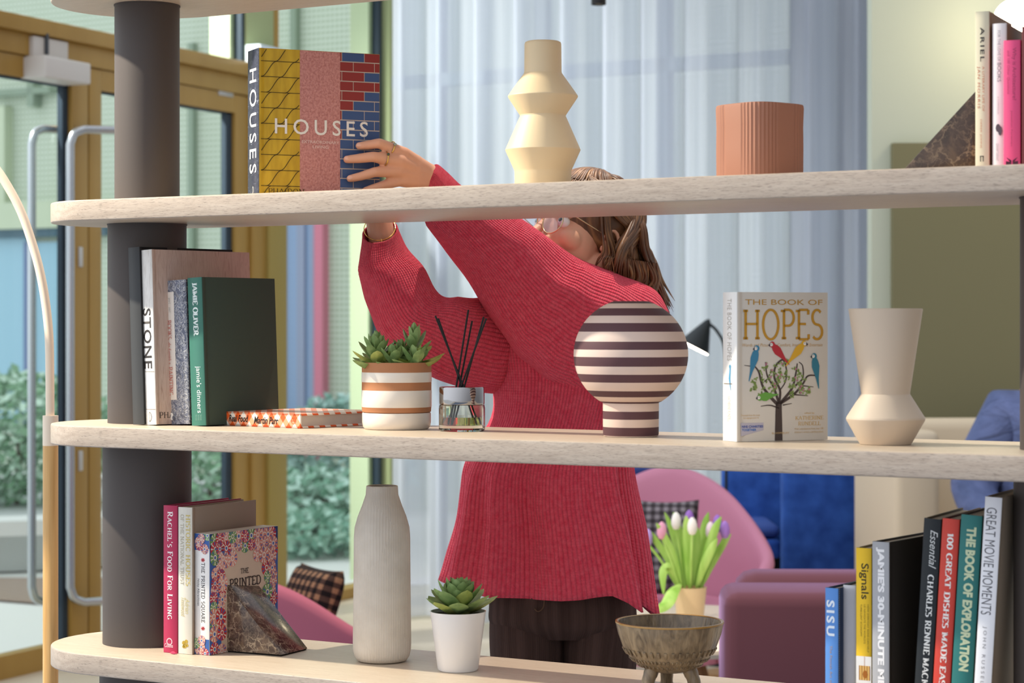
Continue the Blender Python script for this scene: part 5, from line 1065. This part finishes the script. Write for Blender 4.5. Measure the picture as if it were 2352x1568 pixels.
th = [px(962, 396, 3.9), onbook(925, 384, -.035), onbook(893, 376, -bt_ - .014), onbook(862, 370, -bt_ - .010)]
chain(body, th, (.015, .012, .0098, .008))
SHL, SHR = px(1425, 715, 4.2), px(1130, 750, 4.2)
chain(body, [wr, px(1012, 432, 3.925), px(1045, 480, 3.965), px(1155, 585, 4.035), px(1225, 655, 4.065), SHL], (.0235, .0235, .027, .033, .036, .045))
# right arm and hand behind the book
w2 = px(871, 512, 3.975)
chain(body, [w2, px(880, 560, 3.97), px(940, 790, 3.99), SHR], (.0245, .026, .037, .045))
pal = px(856, 462, 3.965); chain(body, [w2, pal], (.023, .024)); 
for k, (x, y) in enumerate(((812, 408), (800, 425), (800, 443), (812, 458))):
    m1 = px(836, y - 2 + 2 * k, 3.95); tip = onbook(x, y, -bt_ - .011); chain(body, [pal, m1, m1 * .45 + tip * .55 + Vector((0, .008, 0)), tip], (.014, .0105, .0088, .0072))
tp = onbook(848, 420, -bt_ - .012); chain(body, [pal, px(862, 440, 3.95), tp], (.014, .011, .008))
# head
PSI, PIT = R(42), R(17)
fw = Vector((-math.cos(PSI) * math.cos(PIT), -math.sin(PSI) * math.cos(PIT), math.sin(PIT))); wv_ = Vector((math.sin(PSI), -math.cos(PSI), 0)); up_ = fw.cross(wv_)
EAR = px(1396, 570, 4.10); HO = EAR - wv_ * .078
HP = lambda f, v, w: HO + fw * f + up_ * v + wv_ * w
HMAT = Matrix((fw, wv_, up_)).transposed()
def ell(bm, c, r, seg=28):
    b = bmesh.new(); bmesh.ops.create_uvsphere(b, u_segments=seg, v_segments=18, radius=1)
    for v in b.verts: v.co = HP(*c) + HMAT @ Vector((v.co.x * r[0], v.co.y * r[2], v.co.z * r[1]))
    add(bm, b)
ell(body, (-.005, .058, 0), (.094, .088, .074)); ell(body, (.03, .0, 0), (.066, .09, .064)); ell(body, (.052, -.04, 0), (.044, .055, .046))
for s in (1, -1):
    chain(body, [HP(-.004, -.03, .056 * s), HP(.04, -.078, .038 * s), HP(.078, -.094, .008 * s)], (.022, .02, .017))
    ell(body, (.062, -.004, .038 * s), (.024, .026, .024)); ell(body, (.08, .046, .03 * s), (.018, .012, .026)); chain(body, [HP(.098, -.012, .011 * s), HP(.103, -.015, .0125 * s)], (.0075, .0075))
    # ear: helix, lobe and bowl
    E = [HP(.008 + .017 * math.cos(a) - .012, .006 + .030 * math.sin(a), (.074 + .010 * (1 - math.cos(a)) * .5) * s) for a in [R(20 + 26 * k) for k in range(10)]]
    chain(body, E, [.0042] * 10); ell(body, (-.006, .0, .072 * s), (.016, .026, .0065)); ell(body, (.0, -.026, .075 * s), (.0085, .010, .0055)); ell(body, (.012, -.004, .075 * s), (.004, .007, .005))
chain(body, [HP(.092, .036, 0), HP(.106, .012, 0), HP(.121, -.008, 0)], (.008, .0085, .0105)); chain(body, [HP(.121, -.008, 0), HP(.102, -.02, 0)], (.0095, .006))
ell(body, (.094, -.046, 0), (.012, .007, .022)); ell(body, (.092, -.060, 0), (.012, .007, .019)); ell(body, (.084, -.09, 0), (.018, .016, .02))
chain(body, [HP(-.018, -.03, 0), px(1392, 660, 4.22), px(1330, 720, 4.24)], (.056, .052, .07))
# trunk and legs inside the clothes
chain(body, [px(1300, 740, 4.24), px(1285, 960, 4.24), px(1285, 1180, 4.23), px(1285, 1330, 4.23)], (.085, .1, .095, .11)); chain(body, [SHL, px(1300, 740, 4.24), SHR], (.05, .06, .05))
for x0, x1 in ((1205, 1205), (1368, 1372)):
    chain(body, [px(x0, 1370, 4.22), Vector((px(x1, HY, 4.2).x, 4.2, .48)), Vector((px(x1, HY, 4.2).x, 4.24, .09))], (.058, .045, .032)); chain(body, [Vector((px(x1, HY, 4.2).x, 4.25, .05)), Vector((px(x1, HY, 4.2).x, 4.08, .04))], (.03, .025))
bm = body; finish(bm, 180); bmesh.ops.translate(bm, verts=bm.verts, vec=-PB)
person = obj('person', bm, SKIN, None, None, fin=False); person.location = PB
mod(person, 'REMESH', mode='VOXEL', voxel_size=.0022, use_smooth_shade=True); mod(person, 'SMOOTH', factor=.5, iterations=8)
tag(person, 'woman in coral red sweater and round glasses setting a book on the shelf', 'person')
kid = lambda name, bm, m, sm=60, **kw: obj(name, bm, m, person, sm, world=True, **kw)
NAIL = mat('#dba58c', .25, 0, .5)
for k in ('index', 'middle', 'ring'):
    P = FP[k]; d = (P[3] - P[2]).normalized(); o = cn; s_ = d.cross(o).normalized(); bm = bmesh.new(); b = bmesh.new(); bmesh.ops.create_uvsphere(b, u_segments=14, v_segments=8, radius=1)
    c = P[3] + d * .0015 + (o * .88 + Vector((0, 0, .35))).normalized() * FR[k][3] * .86; nn = (o * .88 + Vector((0, 0, .35))).normalized(); s2 = d.cross(nn).normalized()
    for v in b.verts: v.co = c + d * (v.co.x * .0056) + s2 * (v.co.y * .0045) + nn * (v.co.z * .0014)
    kid('fingernail', add(bm, b), NAIL)
GOLDJ = mat('#d9b25e', .2, 1.0)
def ring(a, b, t, rad, stone):
    c = a + (b - a) * t; d = (b - a).normalized(); x = d.orthogonal().normalized(); y = d.cross(x); bm = bmesh.new()
    tube(bm, [c + x * rad * math.cos(R(15 * k)) + y * rad * math.sin(R(15 * k)) for k in range(25)], .0011, 8); q = kid('ring', bm, GOLDJ)
    n_ = (cn * .8 + Vector((0, 0, .5))).normalized(); n_ = (n_ - d * n_.dot(d)).normalized(); bm = bmesh.new(); sphere(bm, c + n_ * (rad + .0012), .0026, 12, 8); s = obj('ring_stone', bm, mat(stone, .1, 0, .6), q, 60, world=True)
ring(FP['index'][0], FP['index'][1], .52, .0122, '#8d9a90'); ring(FP['middle'][0], FP['middle'][1], .55, .0124, '#3f4a30')
# bracelet on the right wrist
bm = bmesh.new(); c = px(872, 524, 3.965); P = [c + Vector((.0285 * math.cos(R(12 * k)), .0295 * math.sin(R(12 * k)), .8 * .0295 * math.sin(R(12 * k)))) for k in range(31)]
tube(bm, P, .0009, 6); br = kid('bracelet', bm, GOLDJ)
bm = bmesh.new(); sc_ = px(877, 560, 3.934)
st = [sc_ + Vector(((.0055 if k % 2 == 0 else .0024) * math.sin(R(36 * k)), 0, (.0055 if k % 2 == 0 else .0024) * math.cos(R(36 * k)))) for k in range(10)]
f0 = [bm.verts.new(p) for p in st]; f1 = [bm.verts.new(p + Vector((0, .0012, 0))) for p in st]; bm.faces.new(f0); bm.faces.new(f1[::-1])
for k in range(10): bm.faces.new((f0[k], f0[(k + 1) % 10], f1[(k + 1) % 10], f1[k]))
tube(bm, [sc_ + Vector((0, 0, .005)), px(876, 548, 3.934)], .0006, 6); obj('star_charm', bm, GOLDJ, br, 30, world=True)
# eyes and glasses
for s in (1, -1):
    bm = bmesh.new(); ell(bm, (.0815, .026, .032 * s), (.012, .012, .012), 20); e_ = kid('eye', bm, mat('#e9e2dc', .15, 0, .5)); bm = bmesh.new(); ell(bm, (.0905, .027, .0325 * s), (.0035, .0055, .0055), 16); obj('iris', bm, mat('#4f5f58', .15, 0, .5), e_, 60, world=True)
gl = None
bm = bmesh.new(); c0 = {}
for s in (1, -1):
    c = (.112, .018, .034 * s); pts = [HP(c[0] - .003 * abs(math.cos(a)) * (1 if math.cos(a) * s > 0 else .2), c[1] + .024 * math.sin(a), c[2] + .026 * math.cos(a)) for a in [R(10 * k) for k in range(37)]]; tube(bm, pts, .0011, 8); c0[s] = pts
    tube(bm, spline([HP(.108, .032, .060 * s), HP(.098, .034, .068 * s), HP(.05, .026, .076 * s), HP(-.012, .018, .081 * s)], 6), .0011, 8)
tube(bm, spline([HP(.112, .022, .008), HP(.118, .027, 0), HP(.112, .022, -.008)], 5), .0011, 8)
gl = kid('glasses', bm, mat('#cdb389', .25, .9))
for s in (1, -1): bm = bmesh.new(); bm.faces.new([bm.verts.new(p) for p in c0[s][:-1]]); obj('lens', bm, glass_mat('spectacle_lens', '#f0eef8', .12), gl, None, world=True)
bm = bmesh.new(); sphere(bm, HP(.002, -.034, .082), .0022, 10, 8); kid('earring', bm, GOLDJ)
bm = bmesh.new(); tube(bm, spline([HP(.088, .052, .014), HP(.096, .056, .03), HP(.084, .052, .05)], 5), [.002] * 4 + [.003] * 5 + [.0012] * 2, 8); kid('eyebrow', bm, mat('#4a3426', .8))
# hair: cap and long locks
HAIR = NT('brown_hair', rough=.42, spec=.4); HAIR.color(HAIR.ramp(HAIR.noise(HAIR.coord('UV', (1, 1, 1)), 9, 3), [(.3, '#432b1d'), (.52, '#6b472d'), (.72, '#a2764a')])); 
def uv_tube(bm, pts, rs, seg, uvl, u0):
    rings = []; P = [Vector(p) for p in pts]
    for p, r, (t, x, y) in zip(P, rs, frames(P)): rings.append([bm.verts.new(p + x * (r * math.cos(2 * math.pi * k / seg)) + y * (r * math.sin(2 * math.pi * k / seg))) for k in range(seg)])
    for i, (a, b) in enumerate(zip(rings, rings[1:])):
        for k in range(seg):
            f = bm.faces.new((a[k], a[(k + 1) % seg], b[(k + 1) % seg], b[k])); f.smooth = True
            for lp, (uu, vv) in zip(f.loops, ((k, i), (k + 1, i), (k + 1, i + 1), (k, i + 1))): lp[uvl].uv = (u0 + uu * .02, vv * .012)
rr = random.Random(21); bm = bmesh.new(); uvl = bm.loops.layers.uv.new('UVMap'); 
def lock(P, r0, n=7):
    Q = spline(P, n); m_ = len(Q) - 1; uv_tube(bm, Q, [r0 * (.35 + .65 * min(1, k / m_ * 5)) * (1 if k < m_ * .75 else max(.06, 1 - (k - m_ * .75) / (m_ * .27))) for k in range(m_ + 1)], 6, uvl, rr.uniform(0, 30))
CR = (-.014, .06, 0)
def scalp(az, el, k=1.0): return HP(CR[0] + .104 * k * math.cos(el) * math.cos(az), CR[1] + .095 * k * math.sin(el), .086 * k * math.cos(el) * math.sin(az))
for i in range(360):                                                    # long locks falling behind the ear and over the back
    az = rr.uniform(R(98), R(205)); t_ = (az - R(98)) / R(107); jx = rr.gauss(0, 6); jy = rr.gauss(0, .014)
    part = scalp(az * .4, R(82 + rr.uniform(-6, 6)), 1.0); s1 = scalp(az * .9, R(46 + rr.uniform(-10, 10)), 1.02 + rr.uniform(0, .05)); s2 = scalp(az + R(8), R(10 + rr.uniform(-8, 8)), 1.02 + rr.uniform(0, .06))
    e1 = px(1424 + 62 * t_ + jx * .5, 575 + rr.uniform(-8, 8), 4.09 + .16 * t_ + jy * .5); e2 = px(1412 + 98 * t_ + jx, 634 + 10 * t_ + rr.uniform(-16, 16), 4.13 + .16 * t_ + jy)
    pts = [part, s1, s2, e1, e2]
    if t_ > .3: pts.append(px(1432 + 106 * t_ + jx * 1.2, 692 + 20 * t_ + rr.uniform(-25, 30), 4.2 + .13 * t_ + jy))
    lock(pts, rr.uniform(.0028, .0055))
for i in range(90):                                                     # outer back locks
    q_ = rr.random(); jx = -62 * q_ ** 1.4 + rr.gauss(0, 3); jy = rr.gauss(0, .02)
    lock([scalp(R(150), R(84)), scalp(R(178), R(54 + rr.uniform(-8, 8)), 1.04), px(1476 + jx * .8, 508, 4.2 + jy), px(1489 + jx, 572, 4.2 + jy), px(1510 + jx, 632, 4.25 + jy), px(1533 + jx * 1.1, 690 + rr.uniform(-16, 16), 4.3 + jy)], rr.uniform(.003, .0055))
for i in range(120):                                                    # crown and front, combed back from the hairline
    az = rr.uniform(R(-75), R(75)); lock([scalp(az, R(30 + rr.uniform(0, 14)), 1.03), scalp(az * .9, R(58), 1.05), scalp(az * .8 + (R(18) if az > 0 else -R(18)), R(84), 1.05), scalp(R(150) if az > 0 else R(-150), R(62), 1.05), scalp(R(160) if az > 0 else R(-160), R(30), 1.05)], rr.uniform(.003, .005))
for i in range(90):                                                     # temple hair from the hairline back over the ear
    t_ = rr.random(); lock([scalp(R(34 + 14 * t_), R(46 - 20 * t_), 1.04), scalp(R(58), R(34 - 22 * t_), 1.05), scalp(R(80), R(22 - 22 * t_), 1.06), scalp(R(104), R(6 - 16 * t_), 1.06), px(1434 + 18 * t_, 590 + rr.uniform(-8, 8), 4.11)], rr.uniform(.002, .004))
for i in range(14):                                                     # strands tucked in front of and behind the ear
    t_ = rr.random(); lock([scalp(R(40 + 20 * t_), R(60)), scalp(R(56 + 14 * t_), R(20)), HP(.03 - .03 * t_, .03, .082), HP(.022 - .05 * t_, -.012, .086 + rr.uniform(0, .006)), px(1372 + 40 * t_, 598 + rr.uniform(-6, 10), 4.08), px(1362 + 50 * t_ + rr.gauss(0, 6), 618 + rr.uniform(-10, 18), 4.09)], rr.uniform(.0012, .0026))
for i in range(60):                                                     # curled ends over the collar
    t_ = rr.random(); x = 1380 + 120 * t_; lock([px(x + 10, 585 + 20 * t_, 4.1 + .08 * t_), px(x + 14 + rr.gauss(0, 5), 625 + 22 * t_, 4.12 + .08 * t_), px(x - 4 + rr.gauss(0, 10), 648 + 30 * t_, 4.12 + .08 * t_), px(x - 28 + rr.gauss(0, 12), 646 + 34 * t_, 4.11 + .08 * t_)], rr.uniform(.002, .004))
hair = kid('hair', bm, HAIR.m, None, fin=False)
bm = bmesh.new(); uvl = bm.loops.layers.uv.new('UVMap'); b = bmesh.new(); bmesh.ops.create_uvsphere(b, u_segments=72, v_segments=30, radius=1)
for v in b.verts: v.co = HP(CR[0], CR[1], 0) + HMAT @ Vector((v.co.x * .108, v.co.y * .0845, v.co.z * .0945))
me_ = bpy.data.meshes.new('tmp'); b.to_mesh(me_); b.free(); bm.from_mesh(me_); uvl = bm.loops.layers.uv.active
for f in bm.faces:
    f.smooth = True
    for lp in f.loops: q = lp.vert.co - HO; lp[uvl].uv = (q.dot(wv_) * 14, q.dot(fw) * 2)
obj('scalp_hair', bm, HAIR.m, hair, None, world=True, fin=False)
# ---------------------------------------------------------------- sweater
KN = NT('coral_knit', rough=.95, spec=.08); uvx = KN.sep(KN.coord('UV', (1, 1, 1))); 
ph = KN.math('MULTIPLY', uvx[0], 2 * math.pi / .0074); rib = KN.math('POWER', KN.math('ABSOLUTE', KN.math('SINE', KN.math('MULTIPLY', ph, .5))), .6)
st2 = KN.math('MULTIPLY', KN.math('SINE', KN.math('ADD', KN.math('MULTIPLY', uvx[1], 2 * math.pi / .0052), 0.0)), .12)
fz_ = KN.math('MULTIPLY', KN.noise(KN.coord('Object', (420, 420, 420)), 1, 3), .5)
hgt = KN.math('ADD', KN.math('ADD', rib, st2), fz_); KN.bump(hgt, .85, .0036)
KN.color(KN.ramp(KN.noise(KN.coord('Object', (50, 50, 50)), 2, 4), [(.3, '#dd4157'), (.7, '#ea5a6c')]))
KN.b.inputs['Sheen Weight'].default_value = .5; KN.b.inputs['Sheen Roughness'].default_value = .5; KN.b.inputs['Sheen Tint'].default_value = lin('#ff8f9c')
def loft(bm, uvl, secs, n=96, fold=None, p=2.2, sub=5):
    """secs: (centre, half-width vector, half-depth vector)"""
    C = [spline([s[i] for s in secs], sub) for i in range(3)]; REF = max(3.6 * (s[1].length + s[2].length) for s in secs) * .8; rings = []; vlen = 0; vs = []
    for i, (c, a, b) in enumerate(zip(*C)):
        if i: vlen += (c - C[0][i - 1]).length
        vs.append(vlen); row = []; per = 0; us = [0]; pts = []
        for k in range(n + 1):
            t = 2 * math.pi * k / n; ct, sn_ = math.cos(t), math.sin(t)
            q = c + a * (math.copysign(abs(ct) ** (2 / p), ct)) + b * (math.copysign(abs(sn_) ** (2 / p), sn_))
            if fold: q = q + (q - c).normalized() * fold(t, i / (len(C[0]) - 1), q)
            pts.append(q)
        pts[-1] = pts[0]
        for k in range(n): per += (pts[k + 1] - pts[k]).length; us.append(per)
        rings.append(([bm.verts.new(q) for q in pts[:-1]], [u_ * REF / per for u_ in us]))
    for i in range(len(rings) - 1):
        (a, ua), (b, ub) = rings[i], rings[i + 1]
        for k in range(n):
            q = (k + 1) % n; f = bm.faces.new((a[k], a[q], b[q], b[k])); f.smooth = True
            sc = lambda u_, arr, ref: u_
            for lp, uv in zip(f.loops, ((ua[k], vs[i]), (ua[k + 1], vs[i]), (ub[k + 1], vs[i + 1]), (ub[k], vs[i + 1]))): lp[uvl].uv = uv
    return rings
def sec2(x1, y1, x2, y2, Y, dep):
    a, b = px(x1, y1, Y), px(x2, y2, Y); return ((a + b) / 2, (b - a) / 2, Vector((0, dep, 0)))
def tl_(s, dz): s[2].z = dz; return s
bm = bmesh.new(); uvl = bm.loops.layers.uv.new('UVMap')
nz_ = lambda v, s: noise.noise(Vector(v) * s)
def fold_t(t, f, q):
    lowr = max(0, (f - .35) / .65); v = nz_((math.cos(t) * 2.1, math.sin(t) * 2.1, f * .9 + 3), 1.3); r2 = 1 - abs(nz_((math.cos(t) * 3 + q.z * 1.2, math.sin(t) * 3, f * 1.6), 1.1)) * 2
    big = .030 * lowr * (math.sin(5 * t + 1.2 * math.sin(2 * t) + .8) + .5 * math.sin(9 * t + 2)) 
    return big - .022 * lowr + .014 * lowr * v + .012 * r2 * (.35 + lowr * .6) - .008
def fold_s(t, f, q):
    v = 1 - 2 * abs(nz_((q.x * 9 + q.z * 9, q.y * 4, q.z * 3 - q.x * 3), 1.0)); w_ = nz_((q.x * 22 + q.z * 20, q.y * 8, 5), 1.0)
    e = min(1, f * 6) ; rg = math.sin((q.x * 1.0 - q.z * .9) * 48 + 3 * nz_((q.x * 4, q.y * 4, q.z * 4), 1.0)); return (.012 * v + .003 * w_ + .0025 * rg * max(0, math.sin(t * 1.0 + (2.4 if q.x > 0 else 0)) * .5 + .5) - .006) * e
T = lambda l, r, y, dep, Y=4.2: sec2(l, y, r, y, Y, dep)
secs = [T(1285, 1440, 640, .055, 4.22), T(1200, 1472, 664, .09), T(1112, 1505, 700, .125), T(1092, 1525, 750, .14), T(1104, 1522, 810, .145), T(1122, 1498, 880, .145), T(1120, 1462, 960, .145), T(1080, 1450, 1030, .145), T(1060, 1450, 1080, .15), T(1052, 1458, 1130, .155), T(1042, 1474, 1200, .16), T(1024, 1488, 1275, .165), T(1011, 1502, 1352, .168)]
rings = loft(bm, uvl, secs, 128, fold_t, 2.3)
def hem(x):
    P = [(1000, 1326), (1012, 1331), (1060, 1342), (1120, 1353), (1230, 1361), (1330, 1356), (1405, 1347), (1440, 1362), (1475, 1384), (1505, 1408)]
    for (a, b), (c, d) in zip(P, P[1:]):
        if x <= c: return b + (d - b) * (max(x, a) - a) / (c - a)
    return 1408
L_ = len(rings)
for i in range(L_ - 22, L_):
    s = ((i - (L_ - 23)) / 22) ** 1.5
    for v in rings[i][0]:
        xp = CX + v.co.x / v.co.y * F; y_ = HY + (CZ - v.co.z) / v.co.y * F; v.co.z -= (hem(xp) + (12 if v.co.y > 4.2 else 0) - 1352) * v.co.y / F * s
sl = [sec2(990, 383, 984, 440, 3.9, .030), sec2(1004, 379, 981, 458, 3.905, .036), sec2(1022, 392, 980, 478, 3.915, .042), sec2(1070, 424, 984, 514, 3.95, .055), sec2(1150, 466, 1024, 580, 4.0, .068), sec2(1216, 513, 1074, 652, 4.03, .08), sec2(1284, 566, 1138, 738, 4.06, .09), sec2(1350, 606, 1214, 836, 4.09, .1), sec2(1432, 638, 1310, 910, 4.13, .11), sec2(1504, 674, 1390, 955, 4.18, .12), sec2(1535, 720, 1450, 960, 4.23, .11)]
loft(bm, uvl, sl, 96, fold_s, 2.1)
sr = [tl_(sec2(832, 537, 914, 526, 3.965, .036), .021), tl_(sec2(829, 556, 921, 543, 3.965, .040), .021), tl_(sec2(829, 592, 938, 570, 3.965, .048), .016), tl_(sec2(831, 640, 972, 610, 3.965, .06), .006), sec2(846, 718, 998, 662, 3.97, .068), sec2(884, 786, 1024, 684, 3.99, .076), sec2(940, 836, 1064, 684, 4.02, .084), sec2(1010, 886, 1104, 684, 4.08, .09), sec2(1085, 905, 1150, 690, 4.15, .1), sec2(1160, 900, 1200, 700, 4.2, .1)]
loft(bm, uvl, sr, 96, fold_s, 2.1)
bmesh.ops.recalc_face_normals(bm, faces=bm.faces)
sw = kid('sweater', bm, KN.m, None, fin=False); mod(sw, 'SOLIDIFY', thickness=.004, offset=-1)
# ---------------------------------------------------------------- trousers and shoes
CO = NT('dark_brown_corduroy', rough=.9, spec=.1); uvx = CO.sep(CO.coord('UV', (1, 1, 1))); CO.bump(CO.math('ABSOLUTE', CO.math('SINE', CO.math('MULTIPLY', uvx[0], math.pi / .0042))), .5, .0015)
CO.color(CO.ramp(CO.noise(CO.coord('UV', (50, 2, 1)), 1, 3), [(.3, '#3a2a25'), (.7, '#54403a')])); 
bm = bmesh.new(); uvl = bm.loops.layers.uv.new('UVMap')
fold_p = lambda t, f, q: .006 * nz_((q.x * 14, q.y * 10, q.z * 9), 1.0)
loft(bm, uvl, [T(1130, 1452, 1270, .118, 4.22), T(1124, 1458, 1330, .124, 4.22), T(1120, 1464, 1390, .128, 4.22), T(1122, 1464, 1425, .12, 4.22), T(1150, 1440, 1455, .09, 4.22)], 96, fold_p, 2.5)
for l, r in ((1, 0), (0, 1)):
    X = (lambda a, b: (a, b)) if l else (lambda a, b: (1270 + 1316 - b, 1270 + 1316 - a))
    ss = [T(*X(1122, 1290), 1400, .1, 4.22), T(*X(1122, 1294), 1440, .105, 4.22), T(*X(1126, 1293), 1520, .095, 4.22), T(*X(1138, 1264), 1750, .075, 4.2), T(*X(1146, 1258), 2050, .065, 4.2), T(*X(1150, 1256), 2270, .062, 4.22)]
    loft(bm, uvl, ss, 72, fold_p, 2.2)
bmesh.ops.recalc_face_normals(bm, faces=bm.faces); tr_ = kid('trousers', bm, CO.m, None, fin=False)
bm = bmesh.new(); fl_ = [px(x, y, 4.088) for x, y in ((1246, 1364), (1250, 1380), (1247, 1396), (1236, 1404), (1228, 1398))]; tube(bm, spline(fl_, 5), .0012, 6); obj('fly_stitching', bm, mat('#5f4633', .8), tr_, 60, world=True)
for x in (1205, 1382):
    X = px(x, HY, 4.2).x; bm = bmesh.new()
    for q, (y, w_, h) in enumerate(((4.30, .034, .08), (4.2, .04, .085), (4.1, .042, .06), (4.03, .032, .045))): sphere(bm, (X, y, h * .5 + .005), (w_, .06, h * .5), 20, 12)
    sh = kid('shoe', bm, mat('#3a2b22', .5), 180); mod(sh, 'REMESH', mode='VOXEL', voxel_size=.006, use_smooth_shade=True)
